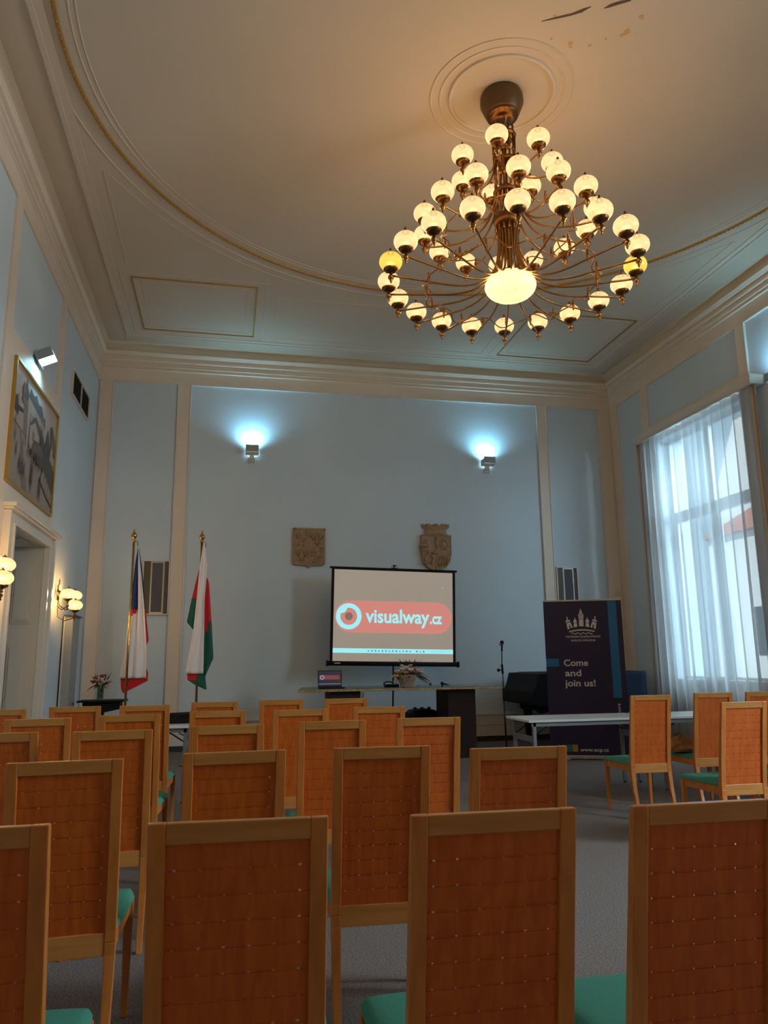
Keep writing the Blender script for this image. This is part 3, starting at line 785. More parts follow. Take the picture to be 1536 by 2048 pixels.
c = thing('carved_coat_of_arms', (1.335, yW-.002, 2.92), 'square brown stone coat of arms with four carved quarters, on the back wall', 'wall relief')
P = MB()
out = [(-.272, .09), (-.272, .69), (.278, .69), (.278, .09), (.25, .05), (.10, .045), (.035, .04), (.0, .0), (-.035, .04), (-.25, .05)]
P.prism(out, -0.055, 0, 'y', STONE)
s1 = P.build('shield_slab', c, bevel=0.008)
P = MB(); fy = -0.055
for a, b, d, e in ((-.27, -.24, .07, .69), (.246, .276, .07, .69), (-.27, .276, .66, .69), (-.25, .25, .055, .085)): P.box(a, b, fy-0.012, fy, d, e, STONE)
P.box(-.012, .012, fy-.008, fy, .06, .68, STONE).box(-.26, .262, fy-.008, fy, .365, .385, STONE)
lion(P, -.125, .52, .30, fy-.002, STONE); eagle(P, .128, .52, .30, fy-.002, STONE); eagle(P, -.125, .225, .30, fy-.002, STONE); lion(P, .13, .225, .30, fy-.002, STONE)
P.build('carved_quarters', c)
c = thing('carved_coat_of_arms', (3.585, yW-.002, 2.90), 'pointed brown stone coat of arms topped by a carved crown, above the screen', 'wall relief')
P = MB()
out = [(-.28, .64), (-.28, .30), (-.25, .17), (-.17, .06), (-.05, .0), (.05, .0), (.17, .06), (.25, .17), (.28, .30), (.28, .64)]
P.prism(out, -0.055, 0, 'y', STONE); P.build('shield_slab', c, bevel=0.008)
P = MB()
P.tube([(x*.95, fy-.003, .012+z*.97) for x, z in out], .012, STONE, 6, closed=True)
P.box(-.008, .012, fy-.008, fy, .02, .63, STONE).box(.0, .27, fy-.008, fy, .30, .318, STONE)
lion(P, -.13, .36, .52, fy-.002, STONE)
for k in range(12):
    a = 2*PI*k/12; P.ell((.14+.065*math.cos(a), fy-.004, .47+.085*math.sin(a)), (.014, .012, .018), STONE, 8, 6)
P.ell((.14, fy-.002, .47), (.035, .012, .05), STONE, 10, 8)
for k in range(4):
    x = .04+.05*k; tri_relief(P, [(x, .27), (x+.03, .20), (x-.005, .14), (x+.02, .08+.012*k)], .011, fy-.002, STONE)
P.build('carved_quarters', c)
P = MB()
def arcseg(r0x, z0, z1, ry, m, n=14):
    def fn(u, vv):
        a = PI*u; return (-math.cos(a)*(r0x+(0.03 if vv > .5 else 0)*0), -ry*math.sin(a)-0.01, z0+(z1-z0)*vv)
    P.grid(fn, n, 3, m)
arcseg(.20, .66, .76, .05, STONE); arcseg(.235, .76, .80, .065, STONE)
P.prism([(-.20, .66), (.20, .66), (.20, .76), (.235, .77), (.235, .80), (-.235, .80), (-.235, .77), (-.20, .76)], -.02, 0, 'y', STONE)
for k in range(5):
    a = PI*(0.10+0.2*k); x = -math.cos(a)*.235; y = -math.sin(a)*.065-.012
    P.box(x-.028, x+.028, y-.01, 0, .79, .84, STONE)
P.box(-.22, .22, -.04, 0, .635, .665, STONE)
P.build('mural_crown', c, bevel=0.003)

# ------------------------------------------------------------------ in-wall loudspeaker panels
def wallspk(x0, x1, z0, z1, label):
    s = thing('wall_loudspeaker', (x0, YB+0.025, z0), label, 'wall speaker', 'loudspeaker panels set in the back wall')
    W_, H_ = x1-x0, z1-z0
    P = MB(); t = .02
    P.box(0, W_, -.055, 0, 0, t, CASE).box(0, W_, -.055, 0, H_-t, H_, CASE).box(0, t, -.055, 0, t, H_-t, CASE).box(W_-t, W_, -.055, 0, t, H_-t, CASE)
    P.build('frame', s, bevel=.003)
    MB().box(t, W_*.30, -.03, 0, t, H_-t, OLIVE).box(W_*.80, W_-t, -.03, 0, t, H_-t, OLIVE).build('side_panel', s)
    P = MB(); a, b = W_*.30, W_*.80
    P.box(a, b, -.04, 0, t, H_-t, CASE); P.box(a+.012, b-.012, -.05, -.04, t+.015, H_-t-.01, ALU)
    P.build('inner_frame', s)
    MB().box(a+.024, b-.024, -.056, -.05, t+.028, H_-t-.024, GREYFAB).build('speaker_cloth', s)
wallspk(-1.37, -0.94, 2.13, 3.02, 'tall grey-fronted loudspeaker panel in the wall between the two flags')
wallspk(5.84, 6.26, 2.13, 3.01, 'tall grey-fronted loudspeaker panel in the wall above the navy banner')
o = MB().box(6.995, 7.075, YB-.03, YB, 2.49, 2.58, PLAST).build('junction_box', bevel=.004); tag(o, 'small cream junction box on the back wall corner by the window', 'junction box')

# ------------------------------------------------------------------ curtains and pelmet
o = MB().box(XR-.22, XR, 8.50, 11.55, 5.04, 5.18, CASE).box(XR-.22, XR-.2, 8.50, 11.55, 5.02, 5.05, DOORP).build('curtain_pelmet', bevel=.004)
tag(o, 'long white curtain pelmet box above the right-hand window', 'pelmet')
def curtain(y0, y1, label, ph_, dense0, dense1):
    n = 220
    def fn(u, vv):
        z = 5.03 - vv*5.0
        g = 0.55+0.45*min(1, vv*3)
        y = y0+(y1-y0)*u
        # fuller gathers towards the outer edges
        w_ = u*(y1-y0)*29+ph_+1.3*math.sin(u*5+ph_)
        x = XR-0.145+0.045*g*math.sin(w_)+0.012*math.sin(w_*2.3+vv*1.5)+0.010*math.sin(u*9+vv*2)
        y += 0.012*math.sin(w_*1.7)*g + 0.03*math.sin(vv*2+ph_)*math.sin(PI*u)
        return (x, y, z)
    o = MB().grid(fn, n, 20, CURT).build('sheer_curtain')
    return tag(o, label, 'curtain', 'sheer curtains at the window')
curtain(8.62, 10.07, 'white sheer curtain, right half, nearer the camera, bright street showing through', 0.3, 1, 0)
curtain(10.10, 11.46, 'white sheer curtain, left half, nearer the piano', 1.7, 0, 1)
# opaque gathered drapes at both sides
def drape(y0, y1, label):
    DR = MATS.get('drape_cloth') or mat('drape_cloth', (0.50, 0.44, 0.38), 0.85)
    def fn(u, vv):
        y = y0+(y1-y0)*u
        return (XR-0.155+0.028*math.sin(u*(y1-y0)*60), y+.008*math.sin(u*20), 5.03-5.0*vv)
    o = MB().grid(fn, 50, 12, DR).build('side_drape', solid=.003); return tag(o, label, 'drape', 'beige drapes beside the sheers')
drape(11.47, 11.54, 'narrow beige drape gathered at the left end of the pelmet')
drape(8.50, 8.60, 'narrow beige drape gathered at the right end of the pelmet')
# houses across the street
hb = thing('neighbouring_house', (24.0, 21.2, -6), 'pale sunlit house with a red roof seen through the sheer curtain', 'building')
MB().box(0, 7, 0, 12.6, 0, 13.3, FACADE).build('house_wall', hb)
P = MB(); P.prism([(-.4, 13.2), (3.5, 15.4), (7.4, 13.2)], -.3, 12.9, 'y', ROOFT); P.build('tiled_roof', hb)
for k in range(3): MB().box(-.06, .02, 1.2+3.6*k, 2.4+3.6*k, 7.4, 9.6, BLACK).build('window', hb)
hb = thing('neighbouring_house', (33.0, 24.5, -6), 'taller white gable wall behind the red-roofed house outside', 'building')
P = MB(); P.prism([(0, 0), (21.5, 0), (21.5, 17.0), (17.5, 24), (0, 24)], 0, 6, 'x', FACADE); P.build('gable_wall', hb)

# ------------------------------------------------------------------ flags
def polyat(l, z):       # l: [(x,z)] with z decreasing
    if z >= l[0][1]: return l[0][0]
    for (xa, za), (xb, zb) in zip(l, l[1:]):
        if za >= z >= zb: return xa+(xb-xa)*((za-z)/(za-zb+1e-9))
    return l[-1][0]
def strip(P, left, right, z0, z1, yoff, amp, freq, m, n=26, nv=44, ztilt=0.0, phs=0.0):
    def fn(u, vv):
        z = z0+(z1-z0)*vv
        a, b = polyat(left, z), polyat(right, z)
        return (a+(b-a)*u, yoff+amp*min(1, vv*2+.1)*math.sin(freq*u*2*PI+phs+vv*.8), z+ztilt*u*(b-a)/max(abs(b-a), .01)*vv)
    P.grid(fn, n, nv, m)
def pole(px, label, flagdef, tilt=0):
    s = thing('flag_stand', (px, 11.0, 0), label, 'flag')
    s.rotation_euler = (0, tilt, 0)
    MB().lathe([(.20, 0), (.20, .02), (.12, .04), (.05, .07), (.03, .10), (.025, .16)], (0, 0, 0), BRASSB, 28).build('base', s)
    MB().tube([(0, 0, .10), (0, 0, 3.10)], 0.0165, BRASSB, 12).build('pole', s)
    MB().lathe([(.017, 3.06), (.03, 3.07), (.03, 3.085), (.018, 3.095), (.022, 3.105), (.04, 3.13), (.043, 3.15), (.034, 3.175), (.018, 3.19), (.012, 3.20), (.016, 3.215), (.006, 3.235), (.002, 3.25)], (0, 0, 0), BRASSB, 18).build('finial', s)
    MB().tube([(0, 0, 3.07), (.05, -.02, 3.06), (.06, -.02, 3.0)], 0.005, BLACKM, 6).build('cord', s)
    return s
s = pole(-1.325, 'brass flag stand with furled blue, white and red flag, nearer the corner', None)
P = MB(); q = 1.325   # local x = world + q
L_ = lambda l: [(a+q, b) for a, b in l]
strip(P, L_([(-1.268, 2.99), (-1.295, 2.774), (-1.33, 2.18), (-1.369, 1.689), (-1.424, 1.206)]), L_([(-1.262, 2.99), (-1.193, 2.5), (-1.143, 2.136), (-1.09, 1.642), (-1.070, 1.14)]), 2.99, 1.17, .045, .020, 2.6,
      lambda u, v_: (BLUEC if (v_ < .48 and u < .58) else (REDC if (v_ < .55-.10*u and u < .50) else WHITEC)), 30, 60)
strip(P, L_([(-1.262, 2.97), (-1.213, 2.545), (-1.157, 2.113), (-1.115, 1.62)]), L_([(-1.255, 2.97), (-1.202, 2.683), (-1.131, 2.125), (-1.067, 1.687), (-1.09, 1.62)]), 2.97, 1.62, .075, .006, 1,
      lambda u, v_: BLUEC if v_ < .63 else REDC, 6, 40)
strip(P, L_([(-1.37, 1.75), (-1.417, 1.195), (-1.40, 1.022), (-1.373, .975)]), L_([(-1.36, 1.75), (-1.30, 1.60), (-1.075, 1.30), (-1.053, 1.24), (-1.052, 1.13), (-1.365, .972)]), 1.40, .975, .085, .008, 1.6, REDC, 20, 30)
P.build('flag_cloth', s, solid=.003)
s = pole(-0.388, 'brass flag stand with furled white, red and green flag, beside the pilaster', None)
P = MB(); q = .388
strip(P, L_([(-.365, 3.06), (-.405, 2.70), (-.43, 2.264), (-.46, 1.83), (-.547, 1.255)]), L_([(-.350, 3.06), (-.299, 2.742), (-.31, 2.44), (-.325, 2.2), (-.312, 1.796), (-.303, 1.195)]), 3.06, 1.22, -.05, .016, 1.6, WHITEC, 24, 50)
strip(P, L_([(-.40, 2.70), (-.416, 2.67), (-.497, 2.275), (-.557, 1.932), (-.469, 1.83)]), L_([(-.39, 2.70), (-.40, 2.2), (-.44, 1.83)]), 2.70, 1.83, -.01, .006, 1,
      lambda u, v_: REDC if v_ < .50 else GREENC, 8, 30)
strip(P, L_([(-.33, 2.55), (-.327, 2.438), (-.32, 2.2), (-.315, 1.8), (-.306, 1.20), (-.30, 1.19)]), L_([(-.29, 2.55), (-.267, 2.474), (-.215, 1.92), (-.173, 1.433), (-.276, 1.189)]), 2.55, 1.19, -.02, .010, 1,
      lambda u, v_: REDC if v_ < .46+(.08 if u < .5 else 0) else GREENC, 10, 40)
strip(P, L_([(-.525, 1.30), (-.52, 1.138), (-.40, 1.06), (-.26, 1.0)]), L_([(-.28, 1.30), (-.276, 1.189), (-.252, 1.0)]), 1.30, 1.005, -.012, .004, 1,
      lambda u, v_: REDC if (v_ < .55 and u < .75-v_*.5) else GREENC, 20, 16)
P.build('flag_cloth', s, solid=.003)

# ------------------------------------------------------------------ projection screen
SX0, SX1, SY = 1.52, 3.63, 11.8
sc = thing('projection_screen', ((SX0+SX1)/2-.01, SY, 0), 'black-framed tripod projection screen showing a coral logo bar', 'screen')
sc.rotation_euler = (0, 0.022, 0)
hw = 1.02
MB().box(-hw-.03, hw+.03, -.015, .02, 2.80, 2.83, BLACK).build('top_bar', sc, bevel=.004)
MB().tube([(-hw-.045, 0, 1.315), (hw+.045, 0, 1.315)], .036, BLACK, 14).box(-hw-.05, -hw-.03, -.045, .045, 1.27, 1.36, BLACK).box(hw+.03, hw+.05, -.045, .045, 1.27, 1.36, BLACK).build('roller_case', sc)
MB().box(-hw, hw, -.002, .002, 1.33, 2.81, BLACK).build('black_border', sc)
MB().box(-hw+.045, hw-.045, -.005, -.002, 1.345, 2.785, SCRF).build('screen_fabric', sc)
MB().tube([(-.0, .03, .45), (0, .03, 2.86)], .013, BLACKM, 10).tube([(0, .0, 2.83), (.05, 0, 2.84), (.04, 0, 2.87), (0, 0, 2.885), (-.04, 0, 2.87), (-.05, 0, 2.84), (0, 0, 2.83)], .006, BLACKM, 6).ell((0, 0, 2.87), .02, BLACKM, 8, 6).build('tripod_pole', sc)
for k in range(3):
    a = PI/2+2*PI*k/3
    MB().tube([(.0, .03, .55), (.42*math.cos(a), .03+.42*math.sin(a), .012)], .01, BLACKM, 8).build('leg', sc)
MB().box(-hw+.07, -hw+.16, -.05, -.036, 1.31, 1.325, PLAST).build('case_label', sc)
# projected picture
def disc(P, cx, cz, r, y, m, n=40, rz=None): P.prism([(cx+r*math.cos(2*PI*k/n), cz+(rz or r)*math.sin(2*PI*k/n)) for k in range(n)], y, y+.0006, 'y', m)
PW, PZC, PH = .955, 2.045, .252
pill = [(-PW+PH+PH*math.cos(a), PZC+PH*math.sin(a)) for a in [PI/2+PI*k/16 for k in range(17)]] + [(PW-PH+PH*math.cos(a), PZC+PH*math.sin(a)) for a in [-PI/2+PI*k/16 for k in range(17)]]
P = MB(); P.prism(pill, -.0062, -.005, 'y', SCRP); P.build('logo_bar', sc)
rcx = -PW+.222
P = MB(); disc(P, rcx, PZC, .205, -.0072, SCRC); P.build('logo_ring', sc)
P = MB()
wedge = [(rcx+.135*math.cos(a), PZC+.135*math.sin(a)) for a in [math.radians(d) for d in range(-200, 101, 12)]]
# notch swings in from the upper left
wedge += [(rcx-.045, PZC+.085), (rcx-.075, PZC+.055)]
P.prism(wedge, -.0082, -.0072, 'y', SCRP); P.build('logo_iris', sc)
P = MB(); disc(P, rcx, PZC, .062, -.0092, SCRG); P.build('logo_pupil', sc)
text('logo_text', 'visualway', .30, SCRC, sc, (-.462, -.0075, PZC-.088), (PI/2, 0, 0), bold=.007, width=1.045, ext=.0006)
text('logo_text', '.cz', .245, SCRC, sc, (.592, -.0075, PZC-.088), (PI/2, 0, 0), bold=.008, width=.20, ext=.0006)
P = MB(); P.box(-hw+.045, hw-.045, -.006, -.005, 1.478, 1.548, SCRC); P.build('taskbar', sc)
P = MB()
for k in range(17):
    if k in (13,): continue
    x = -.42+.056*k; m_ = SCRP if k in (10, 15) else SCRI
    P.box(x, x+.024, -.007, -.006, 1.500, 1.526 if k % 3 else 1.518, m_)
for k in range(9): P.box(.62+.035*k, .632+.035*k, -.007, -.006, 1.51, 1.518, SCRI)
P.build('taskbar_icons', sc)
MB().box(.80, .812, -.007, -.006, 2.53, 2.545, SCRC).build('pointer', sc)

# ------------------------------------------------------------------ ceremonial table
tb = thing('long_table', (2.43, 10.95, 0), 'long table with gilded edge and two brown slab pedestals below the screen', 'table')
top = [(-1.465, -.45), (1.465, -.45), (1.41, .50), (-1.33, .50)]
P = MB(); P.prism(top, .955, .985, 'z', TEDGE); P.build('table_top_edge', tb, bevel=.004)
P = MB(); P.prism([(a*.992, b*.985) for a, b in top], .985, .992, 'z', TTOP); P.build('table_top', tb)
for xa, xb in ((-.99, -.57), (.70, 1.115)):
    MB().box(xa, xb, -.30, .33, 0, .955, DBROWN).build('pedestal', tb, bevel=.006)
def on(z=.992): return z
# laptop
lp = thing('laptop', (1.46, 10.78, .992), 'open laptop on the long table showing the same logo', 'laptop', rz=-.06)
MB().box(-.17, .19, -.11, .13, 0, .016, BLACK).build('keyboard_base', lp, bevel=.003)
P = MB(); P.hexa([(-.175, .13, .012), (.165, .13, .012), (.165, .138, .012), (-.175, .138, .012), (-.175, .20, .245), (.165, .20, .245), (.165, .208, .245), (-.175, .208, .245)], BLACK); lid = P.build('lid', lp)
P = MB()
def lpt(x, t): return (x, .129+(.07)*t-.001, .012+.233*t)
P.add([lpt(-.165, .08), lpt(.155, .08), lpt(.155, .96), lpt(-.165, .96)], [(0, 1, 2, 3)], LAPD); P.build('display', lid)
P = MB(); 
def lq(x0, x1, t0, t1, m, d): P.hexa([(x0, .127+.07*t0-d, .012+.233*t0), (x1, .127+.07*t0-d, .012+.233*t0), (x1, .128+.07*t0-d, .012+.233*t0), (x0, .128+.07*t0-d, .012+.233*t0), (x0, .127+.07*t1-d, .012+.233*t1), (x1, .127+.07*t1-d, .012+.233*t1), (x1, .128+.07*t1-d, .012+.233*t1), (x0, .128+.07*t1-d, .012+.233*t1)], m)
lq(-.15, .135, .46, .72, LAPR, 0); lq(-.165, .155, .19, .215, LAPW, 0)
for k in range(16):
    a = 2*PI*k/16; x = -.115+.026*math.cos(a); t_ = .59+.11*math.sin(a); lq(x-.006, x+.006, t_-.025, t_+.025, LAPW, .001)
P.build('display_logo', lid)
text('display_text', 'visualway.cz', .036, LAPW, lid, (-.078, .166, .132), (PI/2-.29, 0, 0), bold=.0008, width=.20, ext=.0003)

# flower basket
bk = thing('flower_basket', (2.575, 10.80, .992), 'white woven basket of mixed flowers in the middle of the long table', 'flower basket')
P = MB(); P.lathe([(.09, 0), (.10, .01), (.138, .175), (.130, .175), (.092, .015)], (0, 0, 0), BASKETD, 28)
for r_ in range(9):
    rr = .094+.0054*r_*1.0; z = .010+.019*r_
    n = 22
    for k in range(n):
        a = 2*PI*(k+.5*(r_ % 2))/n; P.ell(((rr+.004)*math.cos(a), (rr+.004)*math.sin(a), z), (.014, .014, .0085), BASKET, 6, 4)
P.build('basket', bk)
MB().ell((-.01, -.145, .145), (.016, .012, .02), RUST, 8, 6).build('seal', bk)
fl = random.Random(3)
def flower(P, c, r, m, petals=7):
    for k in range(petals):
        a = 2*PI*k/petals+fl.random(); el = fl.uniform(.1, .8)
        P.ell((c[0]+r*.55*math.cos(a), c[1]+r*.55*math.sin(a), c[2]+r*.3*math.sin(el*2)), (r*.42, r*.42, r*.34), m, 7, 5)
    P.ell(c, (r*.4, r*.4, r*.5), m, 7, 5)
def leaf(P, a, b, w, m):
    a, b = Vector(a), Vector(b); d = b-a; side = d.cross(Vector((0, .3, 1))).normalized()*w; mid = a+d*.45+Vector((0, 0, .01)); nr = d.cross(side).normalized()*.0015
    vs = [a-nr, mid+side-nr, b, mid-side-nr, a+nr, mid+side+nr, mid-side+nr]
    P.add(vs, [(0, 1, 2, 3), (4, 6, 2, 5), (0, 4, 5, 1), (0, 3, 6, 4), (1, 5, 2), (3, 2, 6)], m, False)
fdef = [(-.17, .22, IVORY, .045), (-.20, .15, PEACH, .05), (-.13, .20, PEACH, .055), (-.09, .25, IVORY, .05), (-.03, .27, IVORY, .055), (.02, .24, IVORY, .05), (-.14, .12, RUST, .035),
        (.09, .24, PINK, .05), (.06, .21, MAROON, .05), (.14, .23, IVORY, .045), (.18, .20, IVORY, .05), (-.05, .20, PEACH, .045), (-.19, .06, IVORY, .04), (.03, .30, PEACH, .035), (.10, .20, PINK, .04), (-.10, .30, IVORY, .03), (.20, .24, IVORY, .03)]
for i, (x, z, m_, r_) in enumerate(fdef):
    P = MB(); flower(P, (x, fl.uniform(-.12, -.02), z), r_, m_); P.build('flower', bk)
P = MB()
for k in range(90):
    a = fl.uniform(0, 2*PI); rr = fl.uniform(.03, .14); z = fl.uniform(.15, .24)
    b_ = (rr*math.cos(a)*1.9+fl.uniform(-.03, .03), rr*math.sin(a)*1.1, z+fl.uniform(-.07, .05))
    leaf(P, (rr*.6*math.cos(a), rr*.6*math.sin(a), z), b_, .014, LEAF)
for k in range(22):
    x = fl.uniform(-.12, .12); leaf(P, (x*.7, -.02, .26), (x*1.2+fl.uniform(-.03, .03), fl.uniform(-.06, .03), fl.uniform(.34, .42)), .008, LEAFD)
for (x, z) in ((-.24, .03), (-.20, .02), (-.13, .02), (.20, .07), (.24, .05), (.29, .02), (.27, .09), (.33, .05)):
    leaf(P, (x*.5, -.08, .17), (x, -.12, z), .018, LEAF)
for k in range(7):
    leaf(P, (.17, -.03, .20), (.25+.02*k, -.05, .17-.015*k+.02*fl.random()), .006, IVORY)
for k in range(9):
    leaf(P, (-.05+.02*k, -.03, .28), (-.20+.055*k, -.05, .38+.04*math.sin(k)), .003, LEAFD)
leaf(P, (-.04, -.11, .18), (-.045, -.145, .04), .006, LEAFD)
P.tube([(.16, -.06, .17), (.24, -.08, .12), (.30, -.08, .05)], .004, LEAF, 5)
P.build('foliage', bk)
MB().ell((.27, -.08, .08), (.03, .02, .025), IVORY, 8, 6).ell((.32, -.08, .035), (.022, .02, .02), LEAF, 8, 6).ell((-.235, -.08, .15), (.03, .02, .015), IVORY, 8, 6).build('hanging_bud', bk)
o = MB()
o.tube([(2.30+.07*math.cos(a), 10.82, 1.035+.035*math.sin(a)) for a in [PI*.1+PI*1.0*k/10 for k in range(11)]]+[(2.25, 10.83, 1.003), (2.45, 10.84, 1.003)], .009, BLACK, 8)
o.box(2.27, 2.46, 10.86, 10.98, .992, 1.03, BLACK)
tag(o.build('projector_cable_coil'), 'black cable coil lying left of the flower basket', 'cable')
o = thing('handheld_microphone', (3.10, 10.78, .992), 'black handheld microphone lying on the right of the long table', 'microphone')
MB().tube([(0, 0, .035), (.09, .01, .020)], [.016, .011], mat('dark_blue_plastic', (0.01, 0.02, 0.05), 0.35), 10).build('handle', o)
MB().ell((-.015, 0, .042), .024, BLACK, 12, 8).box(-.02, .0, -.01, .01, 0, .03, BLACK).build('grille_head', o)
# cables hanging behind the table
for k, (xa, xb) in enumerate(((2.03, 1.97), (2.05, 2.12))):
    P = MB(); P.tube([(xa, 11.50, .90), (xa+.005, 11.50, .7), (xb, 11.51, .4), (xb-.02, 11.52, .1), (xb, 11.6, .006), (xb+.2, 11.65, .006)], .004, BLACK, 6)
    tag(P.build('power_cable'), 'thin black cable hanging behind the long table, %s one' % ('left' if k == 0 else 'right'), 'cable')

# loudspeaker on the floor under the table
sp = thing('floor_loudspeaker', (2.95, 11.45, 0), 'black plastic loudspeaker standing on the floor behind the long table', 'loudspeaker')
prof = [(-.24, 0), (.24, 0), (.25, .30), (.24, .58), (.17, .625), (.08, .64), (-.08, .64), (-.17, .625), (-.24, .58), (-.25, .30)]
MB().prism(prof, -.15, .15, 'y', BLACK).build('cabinet', sp, bevel=.01)
for x in (-.11, 0, .11): MB().box(x-.015, x+.015, -.05, .05, .63, .665, BLACK).build('handle_lug', sp, bevel=.004)
P = MB(); P.tube([(.165*math.cos(2*PI*k/28), -.155, .40+.165*math.sin(2*PI*k/28)) for k in range(28)], .014, BLACKM, 8, closed=True); P.ell((0, -.145, .40), (.15, .02, .15), BLACK, 20, 10); P.build('woofer', sp)

# microphone stand
ms = thing('microphone_stand', (3.82, 10.2, 0), 'black microphone stand with a red-ringed microphone right of the long table', 'microphone stand')
ms.rotation_euler = (0, -.012, 0)
MB().tube([(0, 0, .08), (0, 0, .95)], .012, BLACKM, 10).tube([(0, 0, .80), (0, 0, .97)], .017, BLACK, 10).build('lower_tube', ms)
MB().tube([(0, 0, .95), (.0, 0, 1.18)], .008, BLACKM, 8).tube([(0, 0, 1.17), (-.005, 0, 1.30)], .016, BLACK, 10).tube([(-.005, 0, 1.28), (.005, 0, 1.53)], .008, BLACKM, 8).build('upper_tube', ms)
MB().tube([(0, 0, 1.22), (-.05, 0, 1.22)], .007, BLACKM, 8).lathe([(.02, -.075), (.024, -.06), (.02, -.045)], (0, 0, 1.22), BLACK, 10, 'x').build('clamp_knob', ms)
MB().tube([(.004, 0, 1.48), (.012, 0, 1.575)], .013, BLACK, 10).ell((.012, 0, 1.60), (.028, .028, .03), BLACK, 14, 10).build('microphone', ms)
MB().ell((-.02, -.02, 1.575), .018, mat('red_cap', (.45, .06, .03), .4), 10, 8).build('red_cap', ms)
for k in range(3):
    a = .5+2*PI*k/3; MB().tube([(0, 0, .12), (.3*math.cos(a), .3*math.sin(a), .012)], .009, BLACKM, 8).build('leg', ms)

# ------------------------------------------------------------------ grand piano with cover
pn = thing('grand_piano', (4.68, 11.15, 0), 'black grand piano under a dark navy cover behind the banner', 'piano')
P = MB()
prof = [(.0, .66), (-.03, .70), (-.03, .86), (.03, .99), (.07, 1.14), (.30, 1.15), (.30, .62), (.25, .64)]
P.prism(prof, 0, 1.30, 'y', BLACK)
case = [(.28, 0), (1.2, .0), (1.85, .12), (2.08, .45), (2.05, .8), (1.75, 1.0), (1.3, 1.15), (.9, 1.3), (.28, 1.3)]
P.prism(case, .62, 1.12, 'z', BLACK); P.build('case', pn, bevel=.01)
for x, y in ((.33, .10), (.33, 1.15), (1.75, .55)):
    MB().lathe([(.03, 0), (.035, .06), (.045, .10), (.07, .45), (.085, .63)], (x, y, 0), BLACK, 12, smooth=False).build('leg', pn)
MB().box(.52, .62, .60, .72, .04, .64, BLACK).build('pedal_lyre', pn)
cc = [(.26, -.03), (1.2, -.035), (1.9, .08), (2.14, .42), (2.11, .84), (1.8, 1.05), (1.3, 1.2), (.9, 1.34), (.26, 1.34)]
def cov(P):
    n = 72; loop = []
    cl = cc + [cc[0]]
    L = [0]
    for a, b in zip(cl, cl[1:]): L.append(L[-1]+math.dist(a, b))
    def at(t):
        d = t*L[-1]
        for i in range(len(L)-1):
            if L[i] <= d <= L[i+1]+1e-9:
                k = (d-L[i])/(L[i+1]-L[i]); return (cl[i][0]+(cl[i+1][0]-cl[i][0])*k, cl[i][1]+(cl[i+1][1]-cl[i][1])*k)
        return cl[0]
    cx_, cy_ = 1.1, .6
    def fn(u, v_):
        x, y = at(u % 1.0)
        z = 1.145-.62*v_+.02*math.sin(u*60)*v_
        s = 1+(.02*math.sin(u*75+v_*2)+.012*math.sin(u*31))*v_
        return (cx_+(x-cx_)*s, cy_+(y-cy_)*s, z)
    P.grid(fn, 160, 14, NAVYCL)
    P.prism([at(k/n) for k in range(n)], 1.135, 1.15, 'z', NAVYCL)
P = MB(); cov(P); P.build('fabric_cover', pn, solid=.004)

# ------------------------------------------------------------------ folding tables
def folding(loc, rz, length, depth, label, grp='white folding tables'):
    t = thing('folding_table', loc, label, 'table', grp, rz)
    MB().box(0, length, 0, depth, .728, .752, TABLEW).build('tabletop', t, bevel=.004)
    MB().box(.05, length-.05, .04, .07, .685, .728, GREYM).box(.05, length-.05, depth-.07, depth-.04, .685, .728, GREYM).build('under_frame', t)
    for x in (.06, length-.10):
        for y in (.04, depth-.08):
            MB().box(x, x+.035, y, y+.04, .03, .728, GREYM).lathe([(.02, 0), (.02, .03)], (x+.0175, y+.02, 0), BLACK, 10).build('leg', t, bevel=.003)
        MB().box(x+.005, x+.03, .06, depth-.06, .52, .58, GREYM).build('cross_bar', t)
        s_ = 1 if x < length/2 else -1
        xa = x+.02
        MB().tube([(xa, .09, .58), (xa+s_*.20, .09, .71)], .007, BLACKM, 6).build('folding_brace', t)
        MB().tube([(xa, depth-.09, .58), (xa+s_*.20, depth-.09, .71)], .007, BLACKM, 6).build('folding_brace', t)
    return t
folding((3.06, 7.50, 0), 0.0, 1.44, .66, 'white folding table in front of the banner, left of two end to end')
folding((4.51, 7.47, 0), 0.0, 1.44, .66, 'white folding table by the window, right of two end to end')
folding((-1.66, 8.05, 0), 0.0, 1.36, .66, 'white folding table behind the left rows, carrying a black bag')
bg = thing('black_bag', (-.62, 8.4, .752), 'slim black padded bag lying on the left folding table', 'bag', rz=.05)
P = MB(); P.prism([(0, .02), (.02, .0), (.42, .0), (.44, .03), (.44, .17), (.35, .15), (.25, .11), (.04, .105), (0, .08)], -.07, .07, 'y', BLACK); P.build('bag_body', bg, bevel=.015)
MB().tube([(.08, -.072, .05), (.15, -.08, .09), (.26, -.08, .09), (.32, -.072, .05)], .006, BLACKM, 6).build('strap', bg)

# black console with vase
cs = thing('console_table', (-2.02, 11.40, 0), 'small black console table holding a vase of flowers in the left corner', 'console table')
P = MB(); P.box(0, .64, -.02, .40, .84, .865, BLACK); P.build('top', cs, bevel=.004)
P = MB(); P.prism([(.07, .84), (.57, .84), (.57, .74), (.32, .69), (.07, .72)], .03, .34, 'y', BLACK); P.build('apron', cs, bevel=.004)
MB().box(.26, .34, .14, .24, .04, .72, BLACK).build('post', cs, bevel=.004)
MB().prism([(.10, 0), (.60, 0), (.60, .03), (.38, .10), (.24, .10), (.10, .03)], .08, .30, 'y', BLACK).build('foot', cs, bevel=.004)
MB().prism([(.34, .58), (.56, .58), (.45, .65)], .14, .24, 'y', BLACK).build('shelf_bracket', cs, bevel=.003)
vs_ = thing('flower_vase', (-1.735, 11.55, .865), 'glass vase of pink and cream flowers on the black console', 'vase')
